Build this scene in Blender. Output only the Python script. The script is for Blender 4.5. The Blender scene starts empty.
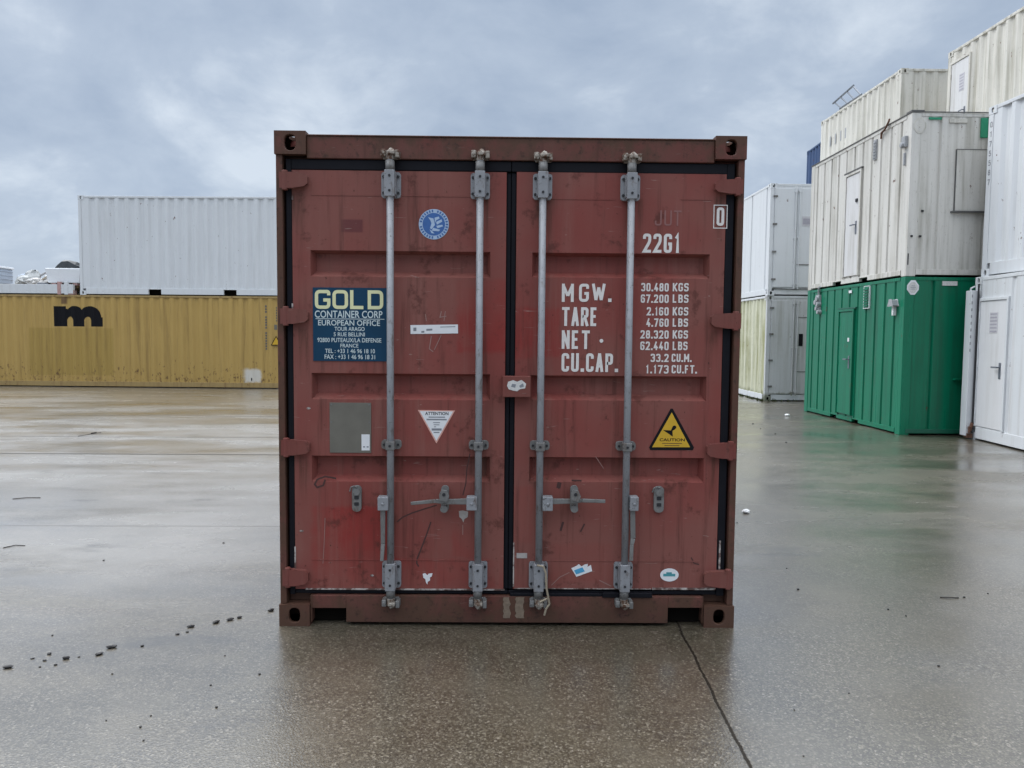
import bpy, math, random
from mathutils import Vector, Matrix
random.seed(7)
R_ = math.radians
scene = bpy.context.scene
col = scene.collection

# ------------------------------------------------------------------ camera, sky, sun, exposure
cam_d = bpy.data.cameras.new("camera")
cam_d.sensor_width = 36.0
cam_d.lens = 758.725 / 1024 * 36
cam_d.clip_start = 0.05
cam_d.clip_end = 3000
cam = bpy.data.objects.new("camera", cam_d)
col.objects.link(cam)
CAM_YAW, CAM_PITCH, CAM_ROLL = -0.0130, -0.0641, 0.0088
_fw = Vector((-math.sin(CAM_YAW) * math.cos(CAM_PITCH), math.cos(CAM_YAW) * math.cos(CAM_PITCH), math.sin(CAM_PITCH)))
_r = Vector((math.cos(CAM_YAW), math.sin(CAM_YAW), 0))
_u = _r.cross(_fw)
_r2 = _r * math.cos(CAM_ROLL) + _u * math.sin(CAM_ROLL)
_u2 = -_r * math.sin(CAM_ROLL) + _u * math.cos(CAM_ROLL)
_m = Matrix((_r2, _u2, -_fw)).transposed().to_4x4()
_m.translation = Vector((-0.0382, -3.9787, 1.562))
cam.matrix_world = _m
scene.camera = cam

SUN_EL, SUN_AZ = 50.0, 302.0          # degrees; azimuth clockwise from +y
world = bpy.data.worlds.new("World")
scene.world = world
world.use_nodes = True
wt = world.node_tree
wt.nodes.clear()


def wnode(t, **kw):
    n = wt.nodes.new(t)
    for k, v in kw.items():
        setattr(n, k, v)
    return n


w_out = wnode("ShaderNodeOutputWorld")
w_bg = wnode("ShaderNodeBackground")
w_bg.inputs["Strength"].default_value = 0.1
wt.links.new(w_bg.outputs[0], w_out.inputs[0])
w_sky = wnode("ShaderNodeTexSky", sky_type='NISHITA', sun_disc=False)
w_sky.sun_elevation = R_(SUN_EL)
w_sky.sun_rotation = R_(SUN_AZ)
w_sky.air_density = 1.0
w_sky.dust_density = 2.0
w_tc = wnode("ShaderNodeTexCoord")
w_sep = wnode("ShaderNodeSeparateXYZ")
wt.links.new(w_tc.outputs["Generated"], w_sep.inputs[0])


def wmath(op, a, b=None, c=None, clamp=False):
    n = wnode("ShaderNodeMath", operation=op)
    n.use_clamp = clamp
    for i, v in enumerate((a, b, c)):
        if v is None:
            continue
        if isinstance(v, (int, float)):
            n.inputs[i].default_value = v
        else:
            wt.links.new(v, n.inputs[i])
    return n.outputs[0]


zc = wmath('MAXIMUM', w_sep.outputs[2], 0.0)
den = wmath('ADD', zc, 0.42)
comb = wnode("ShaderNodeCombineXYZ")
wt.links.new(wmath('DIVIDE', w_sep.outputs[0], den), comb.inputs[0])
wt.links.new(wmath('DIVIDE', w_sep.outputs[1], den), comb.inputs[1])


def wnoise(scale, detail, rough, dist=0.0, off=(0, 0, 0)):
    mp = wnode("ShaderNodeMapping")
    mp.inputs["Location"].default_value = off
    wt.links.new(comb.outputs[0], mp.inputs[0])
    n = wnode("ShaderNodeTexNoise")
    n.inputs["Scale"].default_value = scale
    n.inputs["Detail"].default_value = detail
    n.inputs["Roughness"].default_value = rough
    n.inputs["Distortion"].default_value = dist
    wt.links.new(mp.outputs[0], n.inputs["Vector"])
    return n.outputs["Fac"]


cl_a = wnoise(1.35, 6, 0.55, 0.25, (3.1, 1.7, 0))
cl_b = wnoise(2.6, 7, 0.55, 0.5, (0.4, 5.2, 0))
cl_c = wnoise(5.2, 8, 0.6, 0.3, (8.3, 2.2, 0))
cl = wmath('ADD', wmath('ADD', wmath('MULTIPLY', cl_a, 0.38), wmath('MULTIPLY', cl_b, 0.38)), wmath('MULTIPLY', cl_c, 0.24))
ramp = wnode("ShaderNodeValToRGB")
wt.links.new(cl, ramp.inputs[0])
SKY_A, SKY_B, SKY_C = (3.8, 4.7, 6.1), (4.85, 5.75, 7.05), (6.9, 7.75, 8.8)
e = ramp.color_ramp.elements
e[0].position = 0.42
e[0].color = (*[v / 10 for v in SKY_A], 1)
e[1].position = 0.605
e[1].color = (*[v / 10 for v in SKY_C], 1)
em = ramp.color_ramp.elements.new(0.52)
em.color = (*[v / 10 for v in SKY_B], 1)
# an overcast sky is brighter overhead than round the horizon
lift = wnode("ShaderNodeMapRange", interpolation_type='SMOOTHSTEP')
lift.inputs["From Min"].default_value = 0.40
lift.inputs["From Max"].default_value = 0.78
lift.inputs["To Min"].default_value = 10.0
lift.inputs["To Max"].default_value = 46.0
wt.links.new(w_sep.outputs[2], lift.inputs["Value"])
# and brighter on the side of the hidden sun
w_dot = wnode("ShaderNodeVectorMath", operation='DOT_PRODUCT')
wt.links.new(w_tc.outputs["Generated"], w_dot.inputs[0])
w_dot.inputs[1].default_value = (math.sin(R_(330)) * 0.64, math.cos(R_(330)) * 0.64, 0.77)
glow = wnode("ShaderNodeMapRange", interpolation_type='SMOOTHSTEP')
glow.inputs["From Min"].default_value = 0.45
glow.inputs["From Max"].default_value = 1.0
glow.inputs["To Min"].default_value = 0.0
glow.inputs["To Max"].default_value = 48.0
wt.links.new(w_dot.outputs["Value"], glow.inputs["Value"])
glow_el = wnode("ShaderNodeMapRange", interpolation_type='SMOOTHSTEP')
glow_el.inputs["From Min"].default_value = 0.44
glow_el.inputs["From Max"].default_value = 0.80
wt.links.new(w_sep.outputs[2], glow_el.inputs["Value"])
w_hor = wnode("ShaderNodeMapRange", interpolation_type='SMOOTHSTEP')
w_hor.inputs["From Min"].default_value = 0.0
w_hor.inputs["From Max"].default_value = 0.30
w_hor.inputs["To Min"].default_value = 0.4
w_hor.inputs["To Max"].default_value = 0.0
wt.links.new(w_sep.outputs[2], w_hor.inputs["Value"])
level = wmath('ADD', wmath('ADD', lift.outputs[0], w_hor.outputs[0]), wmath('MULTIPLY', glow.outputs[0], glow_el.outputs[0]))
vm = wnode("ShaderNodeVectorMath", operation='SCALE')
w_neu = wnode("ShaderNodeMix", data_type='RGBA')
wt.links.new(wmath('MULTIPLY', glow_el.outputs[0], 0.75), w_neu.inputs[0])
wt.links.new(ramp.outputs[0], w_neu.inputs[6])
w_neu.inputs[7].default_value = (0.54, 0.545, 0.56, 1)
wt.links.new(w_neu.outputs[2], vm.inputs[0])
wt.links.new(level, vm.inputs["Scale"])
w_mix = wnode("ShaderNodeMix", data_type='RGBA')
w_mix.inputs[0].default_value = 0.90
wt.links.new(w_sky.outputs[0], w_mix.inputs[6])
wt.links.new(vm.outputs[0], w_mix.inputs[7])
wt.links.new(w_mix.outputs[2], w_bg.inputs[0])

sun_d = bpy.data.lights.new("sun", 'SUN')
sun_d.energy = 1.5
sun_d.angle = R_(30)
sun_d.color = (1.0, 0.97, 0.93)
sun = bpy.data.objects.new("sun", sun_d)
col.objects.link(sun)
_sd = Vector((math.sin(R_(SUN_AZ)) * math.cos(R_(SUN_EL)), math.cos(R_(SUN_AZ)) * math.cos(R_(SUN_EL)), math.sin(R_(SUN_EL))))
sun.rotation_euler = (-_sd).to_track_quat('-Z', 'Y').to_euler()
sun.location = (-20, -20, 40)

vs = scene.view_settings
vs.view_transform = 'Standard'
vs.look = 'None'
vs.exposure = 0.0
vs.gamma = 1.0
vs.use_curve_mapping = False


# ------------------------------------------------------------------ materials
class NT:
    def __init__(self, name):
        self.m = bpy.data.materials.new(name)
        self.m.use_nodes = True
        self.t = self.m.node_tree
        self.t.nodes.clear()
        self.out = self.n("ShaderNodeOutputMaterial")
        self.b = self.n("ShaderNodeBsdfPrincipled")
        self.t.links.new(self.b.outputs[0], self.out.inputs[0])
        self.tc = self.n("ShaderNodeTexCoord")

    def n(self, t, **kw):
        k = self.t.nodes.new(t)
        for a, v in kw.items():
            setattr(k, a, v)
        return k

    def put(self, v, sock):
        if isinstance(v, (int, float)):
            sock.default_value = v
        elif isinstance(v, (tuple, list)):
            sock.default_value = (*v, 1) if len(v) == 3 and sock.type == 'RGBA' else v
        else:
            self.t.links.new(v, sock)

    def math(self, op, a, b=None, c=None, clamp=False):
        k = self.n("ShaderNodeMath", operation=op)
        k.use_clamp = clamp
        for i, v in enumerate((a, b, c)):
            if v is not None:
                self.put(v, k.inputs[i])
        return k.outputs[0]

    def coords(self, scale=(1, 1, 1), off=(0, 0, 0), rand=False):
        mp = self.n("ShaderNodeMapping")
        mp.inputs["Scale"].default_value = scale
        mp.inputs["Location"].default_value = off
        src = self.tc.outputs["Object"]
        if rand:
            oi = self.n("ShaderNodeObjectInfo")
            ad = self.n("ShaderNodeVectorMath", operation='ADD')
            cb = self.n("ShaderNodeCombineXYZ")
            self.t.links.new(self.math('MULTIPLY', oi.outputs["Random"], 40.0), cb.inputs[0])
            self.t.links.new(src, ad.inputs[0])
            self.t.links.new(cb.outputs[0], ad.inputs[1])
            src = ad.outputs[0]
        self.t.links.new(src, mp.inputs[0])
        return mp.outputs[0]

    def noise(self, scale, detail=4, rough=0.55, stretch=(1, 1, 1), off=(0, 0, 0), dist=0.0, rand=False):
        k = self.n("ShaderNodeTexNoise")
        k.inputs["Scale"].default_value = scale
        k.inputs["Detail"].default_value = detail
        k.inputs["Roughness"].default_value = rough
        k.inputs["Distortion"].default_value = dist
        self.t.links.new(self.coords(stretch, off, rand), k.inputs["Vector"])
        return k.outputs["Fac"]

    def ramp(self, v, a, b, lo=0.0, hi=1.0):
        k = self.n("ShaderNodeMapRange", interpolation_type='SMOOTHSTEP')
        self.put(v, k.inputs["Value"])
        k.inputs["From Min"].default_value = a
        k.inputs["From Max"].default_value = b
        k.inputs["To Min"].default_value = lo
        k.inputs["To Max"].default_value = hi
        return k.outputs[0]

    def mix(self, f, a, b, blend='MIX'):
        k = self.n("ShaderNodeMix", data_type='RGBA', blend_type=blend)
        self.put(f, k.inputs[0])
        self.put(a, k.inputs[6])
        self.put(b, k.inputs[7])
        return k.outputs[2]

    def xyz(self):
        s = self.n("ShaderNodeSeparateXYZ")
        self.t.links.new(self.tc.outputs["Object"], s.inputs[0])
        return s.outputs

    def rect(self, u, v, r, soft=0.012, wob=None):
        """1 inside the rectangle r = (u0, u1, v0, v1)"""
        if wob is not None:
            u = self.math('ADD', u, wob)
            v = self.math('ADD', v, wob)
        a = self.ramp(u, r[0] - soft, r[0] + soft)
        b = self.ramp(u, r[1] - soft, r[1] + soft, 1, 0)
        c = self.ramp(v, r[2] - soft, r[2] + soft)
        d = self.ramp(v, r[3] - soft, r[3] + soft, 1, 0)
        return self.math('MULTIPLY', self.math('MULTIPLY', a, b), self.math('MULTIPLY', c, d))

    def bump(self, h, dist=0.002, strength=0.5):
        k = self.n("ShaderNodeBump")
        k.inputs["Distance"].default_value = dist
        k.inputs["Strength"].default_value = strength
        self.put(h, k.inputs["Height"])
        self.t.links.new(k.outputs[0], self.b.inputs["Normal"])

    def set(self, color=None, rough=None, metal=None, ior=None):
        if color is not None:
            self.put(color, self.b.inputs["Base Color"])
        if rough is not None:
            self.put(rough, self.b.inputs["Roughness"])
        if metal is not None:
            self.put(metal, self.b.inputs["Metallic"])
        if ior is not None:
            self.b.inputs["IOR"].default_value = ior
        return self.m


def simple(name, c, rough=0.6, metal=0.0, var=0.15, scale=30, spec=0.5):
    k = NT(name)
    k.b.inputs["Specular IOR Level"].default_value = spec
    n = k.noise(scale, 4)
    d = tuple(v * (1 - var) for v in c)
    l = tuple(min(1, v * (1 + var)) for v in c)
    return k.set(k.mix(n, d, l), rough, metal)


def paint(name, c, rough=0.45, var=0.08, dirt=(0.20, 0.17, 0.11), streak=0.35, rust=0.0, moss=0.0, moss_h=0.6, st_lo=0.46, spec=0.4):
    """weathered container paint: run-off streaks, blotches, rust chips, green growth near the base"""
    k = NT(name)
    base = k.mix(k.noise(1.3, 5, 0.6, rand=True), tuple(v * (1 - var) for v in c), tuple(min(1, v * (1 + var)) for v in c))
    st = k.noise(1.0, 5, 0.65, (9, 9, 0.35), rand=True)
    blot = k.noise(0.9, 4, 0.6, off=(5, 2, 1), rand=True)
    f = k.math('MULTIPLY', k.ramp(st, st_lo, st_lo + 0.25), k.ramp(blot, 0.35, 0.65, 0.35, 1.0))
    base = k.mix(k.math('MULTIPLY', f, streak), base, dirt)
    fine = k.noise(38, 3, 0.6, (1, 1, 0.5))
    base = k.mix(k.math('MULTIPLY', k.ramp(fine, 0.58, 0.75), streak * 0.5), base, dirt)
    z = k.xyz()[2]
    if moss:
        mn = k.noise(5, 5, 0.65, (1, 1, 0.5))
        mz = k.ramp(z, 0.0, moss_h, 1.0, 0.0)
        f = k.ramp(k.math('ADD', k.math('MULTIPLY', mz, 0.75), mn), 0.72, 1.05)
        base = k.mix(k.math('MULTIPLY', f, moss), base, (0.085, 0.095, 0.03))
    if rust:
        rn = k.noise(9, 6, 0.7, (1, 1, 0.6), rand=True)
        f = k.ramp(rn, 0.665 - 0.1 * rust, 0.70)
        base = k.mix(f, base, (0.10, 0.035, 0.014))
    r = k.math('ADD', rough, k.math('MULTIPLY', k.math('SUBTRACT', st, 0.5), 0.25))
    k.set(base, r)
    k.b.inputs["Specular IOR Level"].default_value = spec
    k.bump(k.noise(2.2, 3, 0.5), 0.010, 0.35)
    return k.m


STREAKS = [(sx, zt, ln, w) for sx in (-0.62, -0.147, 0.182, 0.645) for zt, ln, w in ((0.92, 0.42, 0.05), (2.28, 0.30, 0.05), (0.60, 0.28, 0.03))]
STREAKS += [(sx, zt, 0.34, 0.035) for sx in (-1.10, 1.10) for zt in (2.30, 1.60, 0.92)]


# the oxide-red paint of the near container, in the container's own coordinates
def red_paint(name, rusty=0.0, shade=0.0):
    k = NT(name)
    s = k.xyz()
    x, y, z = s[0], s[1], s[2]
    RED = (0.152, 0.043, 0.036)
    n1 = k.noise(1.6, 5, 0.6)
    c = k.mix(n1, (0.180, 0.044, 0.037), (0.232, 0.062, 0.051))
    wob = k.math('MULTIPLY', k.math('SUBTRACT', k.noise(14, 5, 0.65), 0.5), 0.06)
    hot = (0.235, 0.027, 0.023)
    p = None
    for r in ((-0.2768, -0.0199, 1.4687, 1.8521), (0.0226, 0.2646, 1.4452, 1.7053), (-1.0483, -0.6380, 0.2031, 0.6449), (-0.6386, -0.0171, 0.2058, 0.3576), (-0.3016, -0.1734, 0.3689, 0.6273), (0.0238, 0.1306, 0.4463, 0.7632), (0.2295, 0.5574, 0.2421, 0.4482)):
        q = k.rect(x, z, r, 0.016, wob)
        p = q if p is None else k.math('MAXIMUM', p, q)
    c = k.mix(k.math('MULTIPLY', p, k.ramp(k.noise(4.5, 5, 0.6), 0.28, 0.55, 0.2, 0.75)), c, hot)
    fade = k.noise(1.1, 4, 0.55, off=(4, 9, 2))
    c = k.mix(k.ramp(fade, 0.40, 0.62, 0, 0.65), c, (0.205, 0.088, 0.071))
    dk = k.rect(x, z, (-0.8845, -0.7705, 2.0908, 2.1569), 0.006)
    c = k.mix(k.math('MULTIPLY', dk, 0.6), c, (0.085, 0.022, 0.028))
    # run-off streaks and chalking
    st = k.noise(1.0, 6, 0.65, (16, 16, 0.7))
    c = k.mix(k.ramp(st, 0.50, 0.76, 0, 0.5), c, (0.230, 0.105, 0.085))
    st2 = k.noise(1.0, 6, 0.7, (22, 22, 1.1), off=(7, 3, 0))
    c = k.mix(k.ramp(st2, 0.52, 0.74, 0, 0.62), c, (0.070, 0.026, 0.020))
    blot = k.noise(7, 5, 0.7, off=(2, 8, 4))
    c = k.mix(k.ramp(blot, 0.57, 0.68, 0, 0.65), c, (0.080, 0.026, 0.02))
    chips = k.noise(46, 4, 0.7, (1, 1, 0.7))
    c = k.mix(k.ramp(chips, 0.675, 0.72, 0, 0.8), c, (0.05, 0.022, 0.014))
    scr = k.noise(9, 3, 0.5, (1, 1, 9), dist=1.2, off=(1, 1, 3))
    c = k.mix(k.ramp(scr, 0.70, 0.75, 0, 0.5), c, (0.33, 0.24, 0.21))
    # grime near the ground, and rust on the frame
    gz = k.math('ADD', k.ramp(z, 0.0, 0.28, 0.55, 0.0), k.math('MULTIPLY', k.noise(11, 5, 0.65), 0.5))
    c = k.mix(k.ramp(gz, 0.45, 0.95, 0, 0.75), c, (0.075, 0.045, 0.032))
    for sx, zt, ln, w in STREAKS:
        m = k.math('MULTIPLY', k.rect(x, z, (sx - w, sx + w, zt - ln, zt), 0.02, wob), k.ramp(z, zt - ln, zt, 0.0, 1.0))
        m = k.math('MULTIPLY', m, k.ramp(st2, 0.38, 0.62))
        c = k.mix(k.math('MULTIPLY', m, 0.7), c, (0.060, 0.028, 0.018))
    if shade:
        c = k.mix(shade, c, (0.060, 0.026, 0.020))  # even darkening of the red, shading mixed into the paint
    if rusty:
        c = k.mix(0.50, c, (0.052, 0.027, 0.020))
        rn = k.noise(6, 6, 0.7, (1, 1, 0.7), off=(3, 3, 3))
        up = k.math('ADD', k.ramp(z, 2.545, 2.58, 0.0, 0.10), k.ramp(k.math('ABSOLUTE', x), 1.0, 1.12, 0.0, 0.09))
        rn = k.math('ADD', k.math('ADD', rn, up), k.ramp(z, 0.05, 0.30, 0.07, 0.0))
        c = k.mix(k.ramp(rn, 0.42, 0.64, 0, 0.9), c, (0.082, 0.044, 0.029))
        rn2 = k.noise(30, 5, 0.7)
        c = k.mix(k.ramp(rn2, 0.53, 0.70, 0, 0.75), c, (0.040, 0.024, 0.018))
    k.set(c, k.math('ADD', 0.46, k.math('MULTIPLY', k.noise(5, 4), 0.2)))
    k.b.inputs["Specular IOR Level"].default_value = 0.2
    k.bump(k.math('ADD', k.noise(3, 3, 0.5), k.math('MULTIPLY', k.noise(60, 3), 0.04)), 0.013, 0.35)
    return k.m


def ground_mat():
    k = NT("wet_concrete")
    s = k.xyz()
    x, y = s[0], s[1]
    v = k.n("ShaderNodeTexVoronoi")
    v.inputs["Scale"].default_value = 118
    k.t.links.new(k.coords(), v.inputs["Vector"])
    sp = k.n("ShaderNodeSeparateColor")
    k.t.links.new(v.outputs["Color"], sp.inputs[0])
    cr = k.n("ShaderNodeValToRGB")
    k.t.links.new(sp.outputs[0], cr.inputs[0])
    els = cr.color_ramp.elements
    els[0].position = 0.0
    els[0].color = (0.034, 0.027, 0.016, 1)
    els[1].position = 1.0
    els[1].color = (0.27, 0.238, 0.188, 1)
    for pos, cc in ((0.25, (0.048, 0.039, 0.0235)), (0.55, (0.069, 0.057, 0.036)), (0.80, (0.100, 0.084, 0.055)), (0.95, (0.165, 0.143, 0.102))):
        el = els.new(pos)
        el.color = (*cc, 1)
    v2 = k.n("ShaderNodeTexVoronoi")
    v2.inputs["Scale"].default_value = 175
    k.t.links.new(k.coords(off=(3, 1, 0)), v2.inputs["Vector"])
    sp2 = k.n("ShaderNodeSeparateColor")
    k.t.links.new(v2.outputs["Color"], sp2.inputs[0])
    c = k.mix(k.ramp(sp2.outputs[1], 0.3, 1.0, 0.0, 0.55), cr.outputs[0], (0.048, 0.039, 0.027))
    c = k.mix(k.ramp(sp2.outputs[2], 0.80, 0.95, 0.0, 0.5), c, (0.20, 0.175, 0.135))
    big = k.noise(0.45, 5, 0.6)
    c = k.mix(k.ramp(big, 0.3, 0.7, 0.5, 0.0), c, (0.040, 0.033, 0.024))
    mid = k.noise(2.3, 6, 0.65, off=(4, 4, 0))
    c = k.mix(k.ramp(mid, 0.42, 0.66, 0, 0.45), c, (0.098, 0.083, 0.056))
    # long run-off streaks of silt across the yard
    silt = k.math('ADD', k.noise(0.5, 6, 0.65, (0.28, 4.2, 1), off=(2, 7, 0), dist=0.6), k.ramp(y, 8.5, 15.0, -0.06, 0.11))
    f_far = k.ramp(y, 3.5, 10.0, 0.0, 1.0)
    left = k.ramp(x, -1.0, 1.5, 1.0, 0.25)
    fs = k.math('MULTIPLY', k.math('MULTIPLY', k.ramp(silt, 0.53, 0.68), f_far), left)
    c = k.mix(k.math('MULTIPLY', fs, 0.55), c, (0.110, 0.090, 0.062))
    thin = k.noise(0.8, 6, 0.7, (0.25, 7.0, 1), off=(5, 1, 0), dist=0.8)
    c = k.mix(k.math('MULTIPLY', k.math('MULTIPLY', k.ramp(thin, 0.60, 0.72), k.ramp(y, 1.0, 5.0)), 0.6), c, (0.040, 0.033, 0.025))
    # ochre stain
    d1 = k.math('POWER', k.math('ADD', k.math('POWER', k.math('DIVIDE', k.math('ADD', x, 3.75), 0.7), 2.0),
                                k.math('POWER', k.math('DIVIDE', k.math('SUBTRACT', y, 4.9), 0.55), 2.0)), 0.5)
    d1 = k.math('ADD', d1, k.math('MULTIPLY', k.math('SUBTRACT', k.noise(2.2, 5, 0.65), 0.5), 2.0))
    c = k.mix(k.ramp(d1, 0.1, 0.75, 0.8, 0.0), c, (0.075, 0.050, 0.026))
    # bright sky sheen put into the colour: paler concrete left in the yard
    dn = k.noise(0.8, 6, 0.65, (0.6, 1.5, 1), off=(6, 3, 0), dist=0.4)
    sky_sheen = k.math('MULTIPLY', k.ramp(k.math('ADD', x, k.math('MULTIPLY', dn, 2.2)), -1.2, 1.0, 1.0, 0.0), k.ramp(k.math('ADD', y, k.math('MULTIPLY', dn, 2.0)), 0.2, 3.0))
    sky_sheen = k.math('MULTIPLY', sky_sheen, k.ramp(y, 7.5, 11.0, 1.0, 0.35))
    sky_sheen = k.math('MULTIPLY', sky_sheen, k.ramp(dn, 0.30, 0.55, 0.35, 1.0))
    c = k.mix(k.math('MULTIPLY', sky_sheen, 0.60), c, (0.27, 0.262, 0.248))
    # oil / tyre marks
    oil = k.noise(0.9, 5, 0.6, (1, 2.2, 1), off=(11, 4, 0))
    c = k.mix(k.ramp(oil, 0.62, 0.74, 0, 0.6), c, (0.028, 0.025, 0.022))
    # joints between the slabs
    wob = k.math('MULTIPLY', k.math('SUBTRACT', k.noise(3.5, 4), 0.5), 0.03)
    fine = k.math('MULTIPLY', k.math('SUBTRACT', k.noise(40, 3), 0.5), 0.012)

    def line(val, w, soft):
        a = k.math('ABSOLUTE', k.math('ADD', val, k.math('ADD', wob, fine)))
        return k.ramp(a, w, w + soft, 1, 0)
    j = line(k.math('SUBTRACT', x, k.math('ADD', 0.926, k.math('MULTIPLY', y, 0.0388))), 0.004, 0.006)
    leftside = k.ramp(x, -1.4, -1.0, 1, 0)
    jy = None
    for yy, w, a in ((7.40, 0.02, 0.8), (5.78, 0.028, 0.9), (2.13, 0.006, 0.5), (10.3, 0.03, 0.7)):
        q = k.math('MULTIPLY', line(k.math('SUBTRACT', y, k.math('ADD', yy, k.math('MULTIPLY', x, 0.012))), w, 0.012), a)
        jy = q if jy is None else k.math('MAXIMUM', jy, q)
    j = k.math('MAXIMUM', j, k.math('MULTIPLY', jy, leftside))
    c = k.mix(k.math('MULTIPLY', j, 0.9), c, (0.020, 0.017, 0.014))
    # wetness: films of water where the slab dips
    wet = k.noise(0.55, 5, 0.6, (0.6, 1.9, 1), off=(9, 2, 0), dist=0.4)
    wf = k.ramp(k.math('ADD', wet, k.math('MULTIPLY', k.math('SUBTRACT', k.noise(3.0, 5, 0.65), 0.5), 0.22)), 0.34, 0.68)
    micro = k.noise(24, 4, 0.6)
    rough = k.math('ADD', k.math('MULTIPLY', k.math('SUBTRACT', 1.0, wf), 0.12), k.math('ADD', 0.24, k.math('MULTIPLY', micro, 0.12)))
    k.set(c, rough, ior=1.5)
    k.b.inputs["Coat IOR"].default_value = 1.72
    k.put(k.math('MULTIPLY', k.math('ADD', 0.62, k.math('MULTIPLY', wf, 0.38)), k.math('SUBTRACT', 1.0, j)), k.b.inputs["Coat Weight"])
    k.put(k.math('SUBTRACT', 0.5, k.math('MULTIPLY', j, 0.45)), k.b.inputs["Specular IOR Level"])
    k.put(k.math('ADD', 0.14, k.math('MULTIPLY', k.math('SUBTRACT', 1.0, wf), 0.16)), k.b.inputs["Coat Roughness"])
    hgt = k.math('ADD', k.math('MULTIPLY', v.outputs["Distance"], k.ramp(wf, 0, 1, 1.0, 0.25)), k.math('MULTIPLY', j, -1.2))
    k.bump(hgt, 0.003, 0.30)
    cb = k.n("ShaderNodeBump")
    cb.inputs["Distance"].default_value = 0.003
    k.put(k.ramp(wf, 0.0, 1.0, 0.22, 0.09), cb.inputs["Strength"])
    k.put(k.math('ADD', v.outputs["Distance"], k.math('MULTIPLY', v2.outputs["Distance"], 0.5)), cb.inputs["Height"])
    k.t.links.new(cb.outputs[0], k.b.inputs["Coat Normal"])
    return k.m


def worn_edge():
    k = NT("worn_bright_edge")
    return k.set(k.mix(k.ramp(k.noise(17, 5, 0.7), 0.42, 0.58), (0.42, 0.38, 0.35), (0.10, 0.055, 0.045)), 0.6)


M = {}
M['red'] = red_paint("oxide_red_paint")
M['red_rusty'] = red_paint("rusty_red_frame", 0.75)
M['red_lug'] = red_paint("shaded_red_ironwork", 0.0, 0.28)  # darkened red for lock box and hinges; hinge shading put into the colour
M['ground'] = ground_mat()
M['rubber'] = simple("black_rubber_seal", (0.007, 0.007, 0.010), 0.55, 0, 0.3, 20, 0.14)
M['void'] = simple("underframe_shade_black", (0.006, 0.005, 0.004), 0.9, spec=0.05)  # near-black for underframes and for the shade inside the fork pockets
M['bolt'] = simple("dark_bolt", (0.03, 0.03, 0.033), 0.5, 0.4)


def worn_zinc(name, a, b, amount):
    k = NT(name)
    c = k.mix(k.noise(16, 5, 0.65), a, b)
    c = k.mix(k.ramp(k.noise(24, 5, 0.7, (1, 1, 0.35)), 0.62 - amount, 0.74, 0, 0.85), c, (0.095, 0.062, 0.042))
    c = k.mix(k.ramp(k.noise(70, 3, 0.6), 0.60, 0.74, 0, 0.7), c, (0.05, 0.042, 0.036))
    k.set(c, k.math('ADD', 0.45, k.math('MULTIPLY', k.noise(30, 3), 0.25)), 0.25)
    k.bump(k.noise(45, 4, 0.6), 0.002, 0.4)
    return k.m


M['zinc'] = worn_zinc("galvanised_bar", (0.20, 0.205, 0.215), (0.32, 0.325, 0.34), 0.09)
M['zinc_dirty'] = worn_zinc("weathered_zinc", (0.115, 0.112, 0.106), (0.23, 0.227, 0.22), 0.12)


def rusty_zinc():
    k = NT("rusty_cam_steel")
    n = k.noise(38, 5, 0.65)
    return k.set(k.mix(k.ramp(n, 0.42, 0.6), (0.30, 0.27, 0.23), (0.085, 0.038, 0.018)), 0.65, 0.2)


M['cam'] = rusty_zinc()
M['white_ink'] = simple("white_lettering_paint", (0.66, 0.63, 0.60), 0.55, 0, 0.12, 60)
M['ghost_ink'] = simple("faded_lettering_ghost", (0.225, 0.095, 0.085), 0.55)
M['gold_ink'] = simple("pale_yellow_ink", (0.66, 0.66, 0.38), 0.5, 0, 0.08)
M['plate_ink'] = simple("pale_blue_ink", (0.52, 0.60, 0.60), 0.5, 0, 0.08)
M['plate_blue'] = simple("petrol_blue_plate", (0.004, 0.040, 0.085), 0.4, 0, 0.4, 6, 0.25)
M['sticker'] = simple("white_sticker", (0.68, 0.69, 0.70), 0.5, 0, 0.08, 20)
M['sticker_torn'] = simple("scuffed_sticker", (0.55, 0.54, 0.52), 0.6, 0, 0.35, 60)
M['sticker_grey'] = simple("greyed_sticker", (0.36, 0.33, 0.31), 0.6, 0, 0.3, 60)
M['ink'] = simple("black_ink", (0.008, 0.008, 0.010), 0.6, spec=0.12)
M['grey_ink'] = simple("grey_print", (0.20, 0.21, 0.23), 0.5)
M['blue_decal'] = simple("blue_decal", (0.035, 0.115, 0.33), 0.4, 0, 0.2, 40)
M['pale_decal'] = simple("pale_blue_decal", (0.36, 0.47, 0.62), 0.45, 0, 0.15, 60)
M['teal_ink'] = simple("teal_print", (0.06, 0.27, 0.30), 0.5)
M['cyan_ink'] = simple("cyan_print", (0.06, 0.30, 0.50), 0.5)
M['yellow_sign'] = simple("yellow_warning_sign", (0.55, 0.33, 0.018), 0.4, 0, 0.1)
M['salmon'] = simple("pale_red_border", (0.62, 0.33, 0.27), 0.5)
M['csc'] = simple("aluminium_data_plate", (0.155, 0.145, 0.12), 0.5, 0.3, 0.2, 12)
M['bare'] = simple("bare_scraped_steel", (0.175, 0.130, 0.092), 0.7, 0, 0.6, 45)
M['edge_white'] = worn_edge()
M['rope'] = simple("frayed_beige_cord", (0.30, 0.25, 0.18), 0.9)
M['scuff'] = simple("dark_scuff", (0.055, 0.020, 0.017), 0.7)
M['chalk'] = simple("chalk_scratch", (0.26, 0.15, 0.13), 0.7)

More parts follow.
